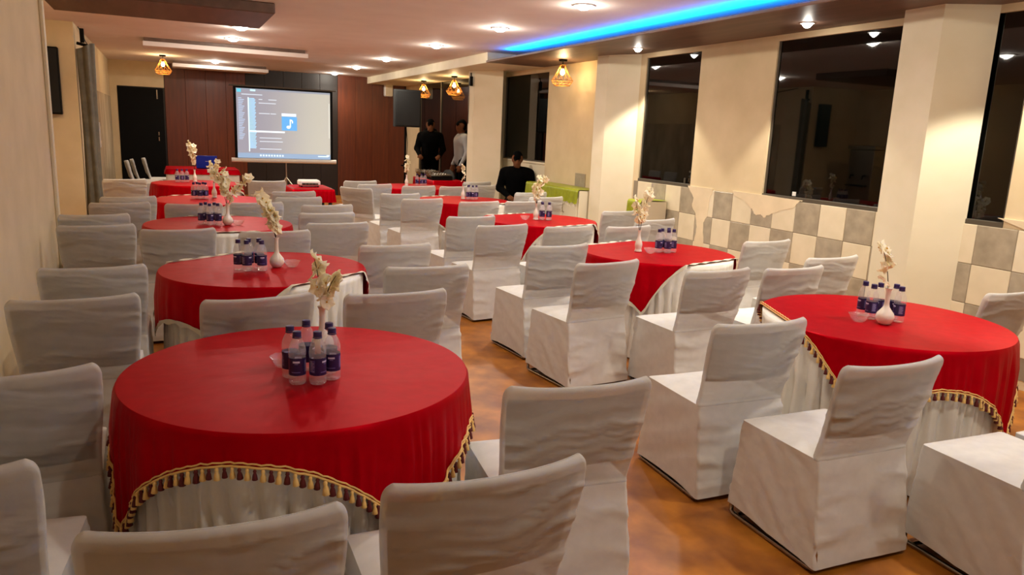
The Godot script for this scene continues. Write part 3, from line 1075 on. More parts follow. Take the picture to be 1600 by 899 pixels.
func build_right_wall() -> void:
	var w := struct("wall_right", null, null)
	# [z0, z1, sill, head]
	var holes := [[-17.45, -13.1, 0.08, 2.7], [-12.45, -10.77, 1.225, 2.63], [-8.12, -7.05, 1.145, 2.65], [-5.88, -4.28, 1.145, 2.65], [-3.8, -3.42, 1.145, 2.65]]
	var z := BZ
	for h in holes:
		var b := B.new()
		b.span(Vector3(WX, 0, z), Vector3(WX + 0.2, CEIL, h[0]), 0.0)
		part("pier", b, M.wall, w)
		b = B.new()
		b.span(Vector3(WX, 0, h[0]), Vector3(WX + 0.2, h[2], h[1]), 0.0)
		part("spandrel", b, M.paint, w)
		b = B.new()
		b.span(Vector3(WX, h[3], h[0]), Vector3(WX + 0.2, CEIL, h[1]), 0.0)
		part("lintel", b, M.wall, w)
		z = h[1]
	var b2 := B.new()
	b2.span(Vector3(WX, 0, z), Vector3(WX + 0.2, CEIL, 2.6), 0.0)
	part("pier", b2, M.wall, w)
	# windows
	for k in holes.size():
		var h: Array = holes[k]
		var n := struct("window_%d" % (k + 1), null, null)
		var b := B.new()
		b.span(Vector3(WX + 0.03, h[2], h[0]), Vector3(WX + 0.038, h[3], h[1]), 0.0)
		part("pane", b, M.pane, n)
		b = B.new()
		b.span(Vector3(WX - 0.006, h[2] - 0.022, h[0]), Vector3(WX + 0.06, h[2] + 0.022, h[1]), 0.004)
		part("sill", b, M.frame, n)
		for zz in [h[0], h[1] - 0.02]:
			b = B.new()
			b.span(Vector3(WX + 0.015, h[2] + 0.022, zz), Vector3(WX + 0.055, h[3], zz + 0.02), 0.003)
			part("jamb", b, M.frame, n)
		if k == 3:
			b = B.new()
			b.span(Vector3(WX + 0.024, 1.175, -5.50), Vector3(WX + 0.03, 1.215, -5.455), 0.001)
			part("sticker", b, M.white, n)
		if k == 2:
			b = B.new()
			b.span(Vector3(WX + 0.01, 1.16, -7.19), Vector3(WX + 0.03, 1.23, -7.17), 0.002)
			part("latch", b, M.frame, n)
		if k == 0:
			b = B.new()
			b.span(Vector3(WX + 0.012, 0.1, -15.96), Vector3(WX + 0.04, 2.7, -15.91), 0.003)
			part("mullion", b, M.frame, n)
		if k == 1:
			b = B.new()
			b.span(Vector3(WX - 0.012, 1.19, -12.45), Vector3(WX + 0.02, 1.225, -10.77), 0.004)
			part("ledge", b, M.paint, n)
	# checkered wall tiles under the windows
	var shape := B.new()
	shape.box(Vector3.ZERO, Vector3(0.012, 0.296, 0.296), 0.003)
	var tm := shape.mesh()
	var cut := B.new()
	cut.box(Vector3.ZERO, Vector3(0.012, 0.29, 0.296), 0.003)
	for k in range(-28, -7):
		for row in 4:
			var zc := (k + 0.5) * 0.3
			if zc < -8.2 or zc > -2.5:
				continue
			if zc > -4.25 and zc < -3.75:
				continue
			var yc := 0.98 - 0.3 * row
			if yc - 0.15 < 0.0:
				continue
			var grey := (k + row) % 2 == 0
			place("tile", tm, (M.tile_grey if grey else M.tile_cream)[absi(k * 7 + row * 3) % 3], w, Vector3(WX - 0.005, yc, zc))
	var gb := B.new()
	gb.span(Vector3(WX - 0.006, 0.07, -8.2), Vector3(WX, 1.13, -2.4), 0.0)
	part("grout", gb, M.grout, w)
	place("tile", tm, M.tile_grey[1], w, Vector3(WX - 0.005, 0.98, -9.6))
	# plaster smeared over the tiles, with ragged edges
	var smears := [
		[[-7.08, 1.15], [-6.64, 1.15], [-6.63, 1.10], [-6.67, 1.04], [-6.68, 0.84], [-6.74, 0.76], [-6.71, 0.55], [-6.72, 0.1], [-6.86, 0.1], [-6.87, 0.55], [-6.85, 0.70], [-6.89, 0.84], [-6.97, 0.93], [-6.95, 1.02], [-7.02, 1.09]],
		[[-6.31, 1.16], [-5.32, 1.145], [-5.38, 1.115], [-5.43, 1.06], [-5.56, 1.03], [-5.68, 0.99], [-5.74, 0.955], [-5.80, 0.925], [-5.86, 0.955], [-5.92, 0.935], [-5.98, 0.985], [-6.03, 1.02], [-6.14, 1.08], [-6.28, 1.11]],
		[[-3.46, 1.20], [-2.2, 1.20], [-2.2, 0.1], [-2.9, 0.1], [-2.95, 0.5], [-3.05, 0.62], [-3.1, 0.8], [-3.04, 0.86], [-3.0, 0.98], [-3.08, 1.08]]]
	for sm in smears:
		var poly := PackedVector2Array()
		for k in sm.size():
			var p := Vector2(sm[k][0], sm[k][1])
			var q := Vector2(sm[(k + 1) % sm.size()][0], sm[(k + 1) % sm.size()][1])
			for s in 4:
				var r := p.lerp(q, s / 4.0)
				r += Vector2(nz.get_noise_2d(r.x * 2500, r.y * 2500), nz.get_noise_2d(r.y * 2500, r.x * 2500)) * (0.018 if s > 0 else 0.008)
				poly.append(r)
		var tri := Geometry2D.triangulate_polygon(poly)
		var b := B.new()
		for p in poly:
			b.v.append(Vector3(WX - 0.0128, p.y, p.x))
			b.uv.append(p)
		for k in range(0, tri.size(), 3):
			b.ix.append_array([tri[k], tri[k + 1], tri[k + 2]])
		var nrm := (b.v[b.ix[2]] - b.v[b.ix[0]]).cross(b.v[b.ix[1]] - b.v[b.ix[0]])
		if nrm.x > 0:
			b.ix.reverse()
		for k in poly.size():
			var p := poly[k]
			var q := poly[(k + 1) % poly.size()]
			b.face([Vector3(WX - 0.0128, p.y, p.x), Vector3(WX - 0.0128, q.y, q.x), Vector3(WX, q.y, q.x), Vector3(WX, p.y, p.x)], Vector3(WX, 0.9, (sm[0][0] + sm[1][0]) / 2.0))
		part("plaster_patch", b, M.plaster, w)
	# cable hanging on the farthest pillar
	var cb := B.new()
	cb.tube([Vector3(4.85, 2.66, -12.5), Vector3(4.845, 2.45, -12.53), Vector3(4.84, 2.2, -12.5), Vector3(4.846, 1.95, -12.53), Vector3(4.842, 1.8, -12.52)], 0.006, 6)
	one("loose_cable", cb, M.frame, "thin grey cable hanging down the farthest pillar's edge", "cable")
	cb = B.new()
	cb.box(Vector3(4.86, 2.52, -12.47), Vector3(0.05, 0.16, 0.05), 0.006)
	cb.tube([Vector3(4.86, 2.6, -12.47), Vector3(4.87, 2.66, -12.5)], 0.01, 6)
	one("wall_bracket", cb, M.black, "small black bracket near the top of the farthest pillar", "bracket")


func build_far_end() -> void:
	# wood clad wall
	var w := struct("wall_back", null, null)
	var b := B.new()
	b.span(Vector3(-2.6, 0, BZ - 0.2), Vector3(5.8, CEIL, BZ - 0.03), 0.0)
	part("backing", b, M.wood_dark, w)
	b = B.new()
	b.span(Vector3(-1.04, 2.33, BZ - 0.03), Vector3(0.02, CEIL, BZ), 0.0)
	part("plaster", b, M.wall, w)
	b = B.new()
	b.span(Vector3(-1.04, 0, BZ - 0.03), Vector3(-0.90, 2.33, BZ), 0.0)
	part("plaster", b, M.wall, w)
	var x := 0.03
	var k := 0
	while x < 5.44:
		var x1 := minf(x + 0.42, 5.47)
		b = B.new()
		b.span(Vector3(x, 0.0, BZ - 0.03), Vector3(x1 - 0.003, CEIL, BZ), 0.003)
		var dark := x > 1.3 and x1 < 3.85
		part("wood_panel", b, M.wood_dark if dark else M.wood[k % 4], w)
		x = x1
		k += 1
	b = B.new()
	b.span(Vector3(3.80, 0, BZ), Vector3(3.835, 1.0, BZ + 0.02), 0.004)
	struct("trim_2", b, M.wood[3])
	# black door in the left corner
	var door := struct("door_1", null, null)
	b = B.new()
	b.span(Vector3(-0.89, 0.005, BZ - 0.02), Vector3(-0.005, 2.31, BZ + 0.02), 0.006)
	part("leaf", b, M.black, door)
	for q in [[2.28, 2.08], [1.38, 1.30], [1.27, 1.18]]:
		b = B.new()
		b.span(Vector3(-0.14, q[1], BZ + 0.02), Vector3(-0.115, q[0], BZ + 0.035), 0.003)
		part("bolt", b, M.chrome, door)

	# tripod projection screen
	var t := thing("projection_screen", "white tripod projection screen showing a computer window", "screen", Vector3(2.14, 0, -15.5))
	var im := Image.create(512, 384, false, Image.FORMAT_RGB8)
	var bg := Color(0.56, 0.55, 0.56)
	im.fill(bg)
	im.fill_rect(Rect2i(0, 0, 512, 10), Color(0.50, 0.54, 0.60))
	# uneven room light washing out the image, painted as a cool-to-warm grey ramp
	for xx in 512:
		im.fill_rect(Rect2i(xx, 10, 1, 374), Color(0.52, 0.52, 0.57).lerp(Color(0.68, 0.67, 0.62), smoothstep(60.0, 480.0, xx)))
	im.fill_rect(Rect2i(4, 4, 22, 18), Color(0.25, 0.75, 0.85))
	im.fill_rect(Rect2i(74, 4, 28, 10), Color(0.75, 0.95, 1.0))
	im.fill_rect(Rect2i(28, 30, 110, 5), Color(0.75, 0.80, 0.85))
	for r in 26:
		im.fill_rect(Rect2i(10, 52 + r * 9, 18 + (r * 13) % 17, 3), Color(0.70, 0.82, 0.95))
	im.fill_rect(Rect2i(60, 48, 6, 300), Color(0.85, 0.95, 1.0))
	for r in 40:
		im.fill_rect(Rect2i(66, 52 + r * 7, 30 + (r * 5) % 8, 4), Color(0.62, 0.86, 1.0))
	for q in [[118, 55, 20], [170, 55, 44], [118, 75, 52], [170, 75, 40], [118, 132, 58], [180, 132, 30], [118, 268, 120], [118, 288, 126], [118, 330, 118]]:
		im.fill_rect(Rect2i(q[0], q[1], q[2], 4), Color(0.80, 0.84, 0.88))
	im.fill_rect(Rect2i(66, 230, 190, 9), Color(0.93, 0.98, 1.0))
	im.fill_rect(Rect2i(240, 128, 80, 16), Color(0.86, 0.92, 1.0))
	im.fill_rect(Rect2i(240, 146, 84, 78), Color(0.25, 0.62, 0.86))
	# music note on the cover square
	im.fill_rect(Rect2i(284, 160, 6, 44), Color.WHITE)
	im.fill_rect(Rect2i(290, 162, 8, 8), Color.WHITE)
	im.fill_rect(Rect2i(296, 168, 6, 14), Color.WHITE)
	for yy in range(-9, 10):
		var hw := int(sqrt(maxf(0.0, 81.0 - yy * yy)) * 1.3)
		im.fill_rect(Rect2i(277 - hw, 204 + yy, hw * 2, 1), Color.WHITE)
	im.fill_rect(Rect2i(0, 356, 512, 28), Color(0.48, 0.60, 0.72))
	for r in 9:
		im.fill_rect(Rect2i(118 + r * 15, 364, 9, 10), Color(0.85, 0.93, 1.0))
	im.fill_rect(Rect2i(440, 364, 60, 6), Color(0.85, 0.93, 1.0))
	im.fill_rect(Rect2i(490, 358, 16, 8), Color(0.9, 0.96, 1.0))
	im.fill_rect(Rect2i(504, 60, 5, 200), Color(0.82, 0.82, 0.78))
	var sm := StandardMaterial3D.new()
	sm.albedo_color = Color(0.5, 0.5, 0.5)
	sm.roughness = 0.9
	sm.emission_enabled = true  # emission stands in for the projector's light on the fabric
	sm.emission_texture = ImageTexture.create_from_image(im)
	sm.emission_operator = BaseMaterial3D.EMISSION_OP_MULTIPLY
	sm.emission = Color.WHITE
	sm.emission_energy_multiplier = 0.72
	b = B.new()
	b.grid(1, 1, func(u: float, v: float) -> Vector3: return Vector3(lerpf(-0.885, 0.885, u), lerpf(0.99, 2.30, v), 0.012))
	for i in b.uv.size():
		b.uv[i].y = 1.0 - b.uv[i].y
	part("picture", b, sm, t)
	b = B.new()
	b.span(Vector3(-0.935, 0.97, -0.002), Vector3(0.935, 2.335, 0.008), 0.001)
	part("fabric", b, M.black, t)
	b = B.new()
	b.box(Vector3(0, 2.345, 0), Vector3(2.02, 0.028, 0.03), 0.006)
	part("top_bar", b, M.frame, t)
	b = B.new()
	b.tube([Vector3(-1.0, 0.945, 0), Vector3(1.0, 0.945, 0)], 0.042, 16)
	part("roller_case", b, M.white, t)
	b = B.new()
	b.tube([Vector3(0.02, 0.30, -0.03), Vector3(0.02, 2.36, -0.03)], 0.014, 10)
	part("pole", b, M.steel, t)
	for a in [0.5, 2.6, 4.7]:
		b = B.new()
		b.tube([Vector3(0.02, 0.62, -0.03), Vector3(0.02 + 0.48 * cos(a), 0.015, -0.03 + 0.48 * sin(a))], 0.013, 8)
		part("leg", b, M.steel, t)

	# small table with the projector
	t = thing("projector_table", "small square table under a red cloth, carrying the projector", "table", Vector3(1.95, 0, -11.62))
	b = B.new()
	b.span(Vector3(-0.29, 0.715, -0.36), Vector3(0.29, 0.74, 0.36), 0.004)
	part("tabletop", b, M.veneer, t)
	for q in [[-1, -1], [1, -1], [-1, 1], [1, 1]]:
		b = B.new()
		b.span(Vector3(q[0] * 0.25 - 0.025, 0, q[1] * 0.31 - 0.025), Vector3(q[0] * 0.25 + 0.025, 0.715, q[1] * 0.31 + 0.025), 0.004)
		part("leg", b, M.wood_dark, t)
	t = thing("red_table_cover", "short pleated red cloth on the projector table", "tablecloth", Vector3(1.95, 0, -11.62))
	b = B.new()
	var rg := ring(0.305, -0.375, 0.375, 0.02, 40, 46)
	b.grid(rg.size(), 8, func(u: float, v: float) -> Vector3:
		var p: Array = rg[int(round(u * rg.size())) % rg.size()]
		if v < 0.3:
			return Vector3(p[0] * v / 0.3, 0.75, p[1] * v / 0.3)
		var d := (v - 0.3) / 0.7
		var f := 0.012 * d * sin(int(round(u * rg.size())) * 1.5) + 0.02 * d
		return Vector3(p[0] + p[3] * f, 0.75 - 0.21 * d, p[1] + p[2] * f), true, true)
	part("cloth", b, M.red, t)
	t = thing("projector", "white projector on the small red-covered table", "projector", Vector3(1.93, 0.752, -11.55))
	b = B.new()
	b.box(Vector3(0, 0.058, 0), Vector3(0.31, 0.085, 0.235), 0.02)
	part("body", b, M.white, t)
	b = B.new()
	b.box(Vector3(0, 0.045, 0.116), Vector3(0.24, 0.03, 0.006), 0.002)
	part("port_panel", b, M.frame, t)
	for k2 in 4:
		b = B.new()
		b.box(Vector3(-0.09 + 0.05 * k2, 0.045, 0.121), Vector3(0.022, 0.014, 0.008), 0.002)
		part("socket", b, M.black, t)
	b = B.new()
	b.tube([Vector3(0.06, 0.062, -0.115), Vector3(0.06, 0.062, -0.145)], 0.035, 16)
	part("lens", b, M.black_gloss, t)
	for q in [[-1, -1], [1, -1], [-1, 1], [1, 1]]:
		b = B.new()
		b.tube([Vector3(q[0] * 0.12, 0.0, q[1] * 0.09), Vector3(q[0] * 0.12, 0.018, q[1] * 0.09)], 0.012, 8)
		part("foot", b, M.black, t)

	# long table in the left corner with the laptop
	t = thing("head_table", "long table in the far left corner carrying the blue laptop", "table", Vector3(0.62, 0, -15.9))
	b = B.new()
	b.span(Vector3(-0.62, 0.71, -0.52), Vector3(0.62, 0.738, 0.52), 0.004)
	part("tabletop", b, M.veneer, t)
	for q in [[-1, -1], [1, -1], [-1, 1], [1, 1]]:
		b = B.new()
		b.tube([Vector3(q[0] * 0.54, 0, q[1] * 0.44), Vector3(q[0] * 0.54, 0.712, q[1] * 0.44)], 0.018, 8)
		part("leg", b, M.chrome, t)
	var hr := ring(0.64, -0.54, 0.54, 0.03, 60, 50)
	var cloth := func(y0: float, y1: float, amp: float, grow: float) -> B:
		var c := B.new()
		c.grid(hr.size(), 10, func(u: float, v: float) -> Vector3:
			var i := int(round(u * hr.size())) % hr.size()
			var p: Array = hr[i]
			if v < 0.3:
				return Vector3(p[0] * v / 0.3, y0, p[1] * v / 0.3)
			var dd := (v - 0.3) / 0.7
			var f := amp * dd * sin(i * 0.9) + grow * dd
			return Vector3(p[0] + p[3] * f, lerpf(y0, y1, dd), p[1] + p[2] * f), true, true)
		return c
	t = thing("white_table_skirt", "white gathered skirt around the far left long table", "tablecloth", Vector3(0.62, 0, -15.9))
	part("cloth", cloth.call(0.744, 0.02, 0.014, 0.01), M.linen, t)
	t = thing("red_table_topper", "short dark red topper on the far left long table", "tablecloth", Vector3(0.62, 0, -15.9))
	part("cloth", cloth.call(0.752, 0.66, 0.006, 0.03), M.red, t)
	t = thing("laptop", "open laptop with a blue lid on the far left long table", "laptop", Vector3(0.70, 0.754, -15.72))
	b = B.new()
	b.box(Vector3(0, 0.009, -0.11), Vector3(0.36, 0.018, 0.24), 0.005)
	part("keyboard_base", b, M.black, t)
	b = B.new()
	b.box(Vector3(0, 0.128, 0.042), Vector3(0.37, 0.25, 0.009), 0.004, Basis(Vector3.RIGHT, 0.28))
	var lid := part("lid", b, M.blue, t)
	b = B.new()
	b.box(Vector3(0, 0.14, 0.0505), Vector3(0.05, 0.008, 0.002), 0.0005, Basis(Vector3.RIGHT, 0.28))
	part("emblem", b, M.print, lid)

	# loudspeaker on its stand
	t = thing("speaker_stand", "black tripod stand under the loudspeaker by the wood wall", "stand", Vector3(4.09, 0, -13.8))
	b = B.new()
	b.tube([Vector3(0, 0.10, 0), Vector3(0, 1.70, 0)], 0.020, 10)
	part("pole", b, M.black, t)
	b = B.new()
	b.tube([Vector3(0, 0.92, 0), Vector3(0, 1.04, 0)], 0.036, 10)
	b.tube([Vector3(0, 0.98, 0), Vector3(-0.08, 0.99, 0)], 0.014, 8)
	part("clamp", b, M.black, t)
	for a in [1.2, 3.3, 5.4]:
		b = B.new()
		b.tube([Vector3(0, 0.62, 0), Vector3(0.42 * cos(a), 0.015, 0.42 * sin(a))], 0.013, 8)
		part("leg", b, M.black, t)
	b = B.new()
	b.tube([Vector3(0.05, 1.69, -0.12), Vector3(0.07, 1.4, -0.10), Vector3(0.05, 0.9, -0.08), Vector3(0.07, 0.4, -0.1), Vector3(0.12, 0.01, -0.2)], 0.006, 6)
	part("cable", b, M.black, t)
	t = thing("loudspeaker", "large black loudspeaker on a pole in front of the wood wall", "loudspeaker", Vector3(4.085, 1.70, -13.8))
	b = B.new()
	b.prism([Vector2(-0.24, 0.17), Vector2(0.24, 0.17), Vector2(0.24, 0.02), Vector2(0.15, -0.17), Vector2(-0.15, -0.17), Vector2(-0.24, 0.02)], 0.0, 0.67)
	part("cabinet", b, M.charcoal, t)
	b = B.new()
	b.box(Vector3(0, 0.335, 0.176), Vector3(0.45, 0.63, 0.014), 0.006)
	part("grille", b, M.charcoal, t)
	# small white speaker high on the wood wall
	t = thing("wall_speaker", "small white speaker mounted high on the wood wall", "loudspeaker", Vector3(5.02, 2.42, BZ))
	b = B.new()
	b.box(Vector3(0, 0.19, 0.10), Vector3(0.20, 0.36, 0.15), 0.02)
	part("cabinet", b, M.white, t)
	b = B.new()
	b.box(Vector3(0, 0.19, 0.178), Vector3(0.17, 0.33, 0.008), 0.003)
	part("grille", b, M.paint, t)
	b = B.new()
	b.box(Vector3(0, 0.19, 0.015), Vector3(0.06, 0.10, 0.03), 0.003)
	part("bracket", b, M.black, t)

	# mixer table by the glass partition
	t = thing("mixer_table", "table with a red cloth holding the sound mixers", "table", Vector3(4.74, 0, -13.75))
	b = B.new()
	b.span(Vector3(-0.30, 0.715, -0.62), Vector3(0.30, 0.745, 0.62), 0.004)
	part("tabletop", b, M.veneer, t)
	for q in [[-1, -1], [1, -1], [-1, 1], [1, 1]]:
		b = B.new()
		b.tube([Vector3(q[0] * 0.24, 0, q[1] * 0.55), Vector3(q[0] * 0.24, 0.716, q[1] * 0.55)], 0.016, 8)
		part("leg", b, M.chrome, t)
	t = thing("mixer_table_cloth", "red cloth hanging to the floor from the mixer table", "tablecloth", Vector3(4.74, 0, -13.75))
	var mr := ring(0.315, -0.635, 0.635, 0.02, 34, 60)
	b = B.new()
	b.grid(mr.size(), 10, func(u: float, v: float) -> Vector3:
		var i := int(round(u * mr.size())) % mr.size()
		var p: Array = mr[i]
		if v < 0.3:
			return Vector3(p[0] * v / 0.3, 0.752, p[1] * v / 0.3)
		var dd := (v - 0.3) / 0.7
		var f := 0.012 * dd * sin(i * 1.1) + 0.015 * dd
		return Vector3(p[0] + p[3] * f, lerpf(0.752, 0.03, dd), p[1] + p[2] * f), true, true)
	part("cloth", b, M.red, t)
	for q in [[-14.1, 0.36, 0.16, "black and silver sound mixer at the far end of the mixer table"], [-13.5, 0.42, 0.12, "silver sound mixer at the near end of the mixer table"]]:
		t = thing("sound_mixer", q[3], "mixer", Vector3(4.66, 0.754, q[0]))
		b = B.new()
		b.prism([Vector2(-0.2, -q[1] / 2), Vector2(0.2, -q[1] / 2), Vector2(0.2, q[1] / 2), Vector2(-0.2, q[1] / 2)], 0.0, q[2] * 0.6)
		part("chassis", b, M.black, t)
		b = B.new()
		b.box(Vector3(0.0, q[2] * 0.6 + 0.012, 0), Vector3(0.38, 0.022, q[1] * 0.94), 0.004, Basis(Vector3.BACK, 0.06))
		part("top_plate", b, M.frame, t)
		for r in 4:
			for c in 6:
				b = B.new()
				b.tube([Vector3(-0.14 + 0.08 * r, q[2] * 0.6 + 0.012, (c - 2.5) * q[1] * 0.14), Vector3(-0.14 + 0.08 * r, q[2] * 0.6 + 0.05, (c - 2.5) * q[1] * 0.14)], 0.010, 7)
				part("knob", b, M.chrome if (r + c) % 2 == 0 else M.white, t)
		b = B.new()
		for c in 5:
			var zc: float = (c - 2) * q[1] * 0.17
			b.tube([Vector3(-0.2, 0.05, zc), Vector3(-0.24, 0.11 + 0.02 * (c % 3), zc + 0.02), Vector3(-0.23, 0.16, zc + 0.03 * (c % 2)), Vector3(-0.16, q[2] * 0.6 + 0.03, zc)], 0.006, 6)
		part("patch_cables", b, M.steel, t)
	b = B.new()
	b.grid(20, 10, func(u: float, v: float) -> Vector3:
		var a := u * TAU
		var e := v * PI / 2
		var k3 := 1.0 + 0.12 * nz.get_noise_2d(cos(a) * 160.0 + v * 90.0, sin(a) * 160.0)
		return Vector3(0.075 * cos(a) * cos(e) * k3, 0.17 * sin(e) * k3, -0.34 * sin(a) * cos(e) * k3), true)
	one("equipment_bag", b, M.charcoal, "soft black equipment bag lying behind the mixers", "bag", Vector3(4.96, 0.754, -13.8))


func build_tables() -> void:
	var tables := [
		["the front table of the left row", Vector2(0.4226, -2.75), {"a": 0.72, "b": 0.8, "turn": deg_to_rad(204), "gold": true, "seed": 1.0}],
		["the second table of the left row", Vector2(0.538, -4.88), {"a": 0.545, "b": 0.85, "turn": deg_to_rad(145), "gold": false, "seed": 2.0}],
		["the third table of the left row", Vector2(0.406, -7.14), {"a": 0.58, "b": 0.82, "turn": deg_to_rad(176), "gold": false, "seed": 3.0}],
		["the fourth table of the left row", Vector2(0.45, -9.4), {"a": 0.6, "b": 0.82, "turn": deg_to_rad(150), "gold": false, "seed": 4.0}],
		["the farthest table of the left row", Vector2(0.40, -11.95), {"a": 0.7, "b": 0.78, "turn": deg_to_rad(130), "gold": false, "seed": 5.0}],
		["the front table of the right row", Vector2(3.47, -2.715), {"a": 0.655, "b": 0.81, "off": Vector2(-0.095, 0), "turn": deg_to_rad(294), "gold": true, "seed": 6.0}],
		["the second table of the right row", Vector2(3.609, -4.98), {"a": 0.53, "b": 0.85, "turn": deg_to_rad(164), "gold": false, "seed": 7.0}],
		["the third table of the right row", Vector2(3.63, -7.185), {"a": 0.55, "b": 0.84, "turn": deg_to_rad(165), "gold": false, "seed": 8.0}],
		["the fourth table of the right row", Vector2(3.60, -9.4), {"a": 0.58, "b": 0.82, "turn": deg_to_rad(160), "gold": false, "seed": 9.0}],
		["the farthest table of the right row", Vector2(3.60, -11.7), {"a": 0.68, "b": 0.78, "turn": deg_to_rad(140), "gold": false, "seed": 10.0}]]
	for q in tables:
		make_table(q[0], q[1], q[2], q[2].gold)
	# table: vase position and kind, spray branches, bottles, bowl
	var y := TOP + 0.0075
	var sets := [
		[0, Vector2(0.535, -2.93), "vase_bulb", [Vector3(-0.03, 0.20, 0.0), Vector3(0.05, 0.13, 0.03)], [[0.384, -2.584], [0.451, -2.563], [0.508, -2.598], [0.440, -2.730], [0.372, -2.664], [0.512, -2.672]], Vector2(0.366, -2.79), 6],
		[1, Vector2(0.609, -4.875), "vase_bulb", [Vector3(-0.10, 0.28, 0.0), Vector3(-0.03, 0.18, 0.02)], [[0.420, -4.785], [0.507, -4.765], [0.44, -4.86], [0.50, -4.85], [0.375, -4.83]], Vector2(0.70, -4.86), 11],
		[2, Vector2(0.467, -7.03), "vase_bulb", [Vector3(-0.02, 0.30, 0.0), Vector3(0.20, 0.24, 0.05), Vector3(-0.12, 0.31, 0.0)], [[0.255, -7.095], [0.322, -7.040], [0.39, -7.05], [0.295, -7.155], [0.365, -7.125]], Vector2(0.55, -7.0), 9],
		[3, Vector2(0.50, -9.62), "vase_waist", [Vector3(0.05, 0.26, 0.0), Vector3(-0.05, 0.24, 0.0)], [[0.27, -9.49], [0.335, -9.47], [0.40, -9.49], [0.31, -9.56], [0.375, -9.56]], null, 8],
		[4, Vector2(0.37, -12.18), "vase_waist", [Vector3(-0.08, 0.42, 0.0), Vector3(0.0, 0.38, 0.02)], [[0.13, -12.07], [0.195, -12.06], [0.26, -12.08]], null, 9],
		[5, Vector2(3.378, -2.624), "vase_bulb", [Vector3(-0.085, 0.24, -0.02)], [[3.400, -2.730], [3.425, -2.805], [3.475, -2.750], [3.500, -2.640], [3.535, -2.700]], Vector2(3.285, -2.705), 8],
		[6, Vector2(3.448, -5.012), "vase_waist", [Vector3(0.08, 0.33, 0.0), Vector3(-0.09, 0.27, 0.02)], [[3.600, -4.950], [3.663, -4.912], [3.728, -4.931], [3.66, -4.995], [3.735, -5.01]], Vector2(3.505, -4.925), 8],
		[7, Vector2(3.585, -7.172), "vase_waist", [Vector3(0.03, 0.31, 0.0), Vector3(0.11, 0.30, 0.02), Vector3(-0.03, 0.2, 0.0)], [[3.655, -7.160], [3.715, -7.12], [3.68, -7.22], [3.75, -7.18]], Vector2(3.47, -7.20), 7],
		[8, Vector2(3.640, -9.52), "vase_waist", [Vector3(-0.02, 0.30, 0.0)], [[3.70, -9.488], [3.76, -9.47], [3.82, -9.488], [3.74, -9.56]], null, 5],
		[9, Vector2(3.54, -11.85), "vase_waist", [Vector3(0.0, 0.30, 0.0), Vector3(0.02, 0.22, 0.02)], [[3.74, -11.92], [3.81, -11.90], [3.88, -11.93]], null, 8]]
	for q in sets:
		var name_: String = tables[q[0]][0]
		var vp := Vector3(q[1].x, y, q[1].y)
		vase(vp, q[2], "white ceramic bud vase on " + name_)
		spray(vp + Vector3(0, 0.188 if q[2] == "vase_bulb" else 0.174, 0), q[3], q[6], "spray of white silk blossoms on " + name_, 100 + q[0])
		var bs: Array = q[4]
		bs.sort_custom(func(a, b): return a[0] * 0.906 + a[1] * 0.42 < b[0] * 0.906 + b[1] * 0.42)
		for i in bs.size():
			var ord_: String = ["leftmost", "second", "third", "fourth", "fifth", "sixth"][i]
			if i == bs.size() - 1:
				ord_ = "rightmost"
			bottle(Vector3(bs[i][0], y, bs[i][1]), rng.randf() * TAU, "purple-capped water bottle, %s from left on %s" % [ord_, name_] if ord_ != "leftmost" and ord_ != "rightmost" else "%s purple-capped water bottle on %s" % [ord_, name_], "water bottles on " + name_)
		if q[5] != null:
			bowl(Vector3(q[5].x, y, q[5].y), "small clear glass bowl on " + name_)


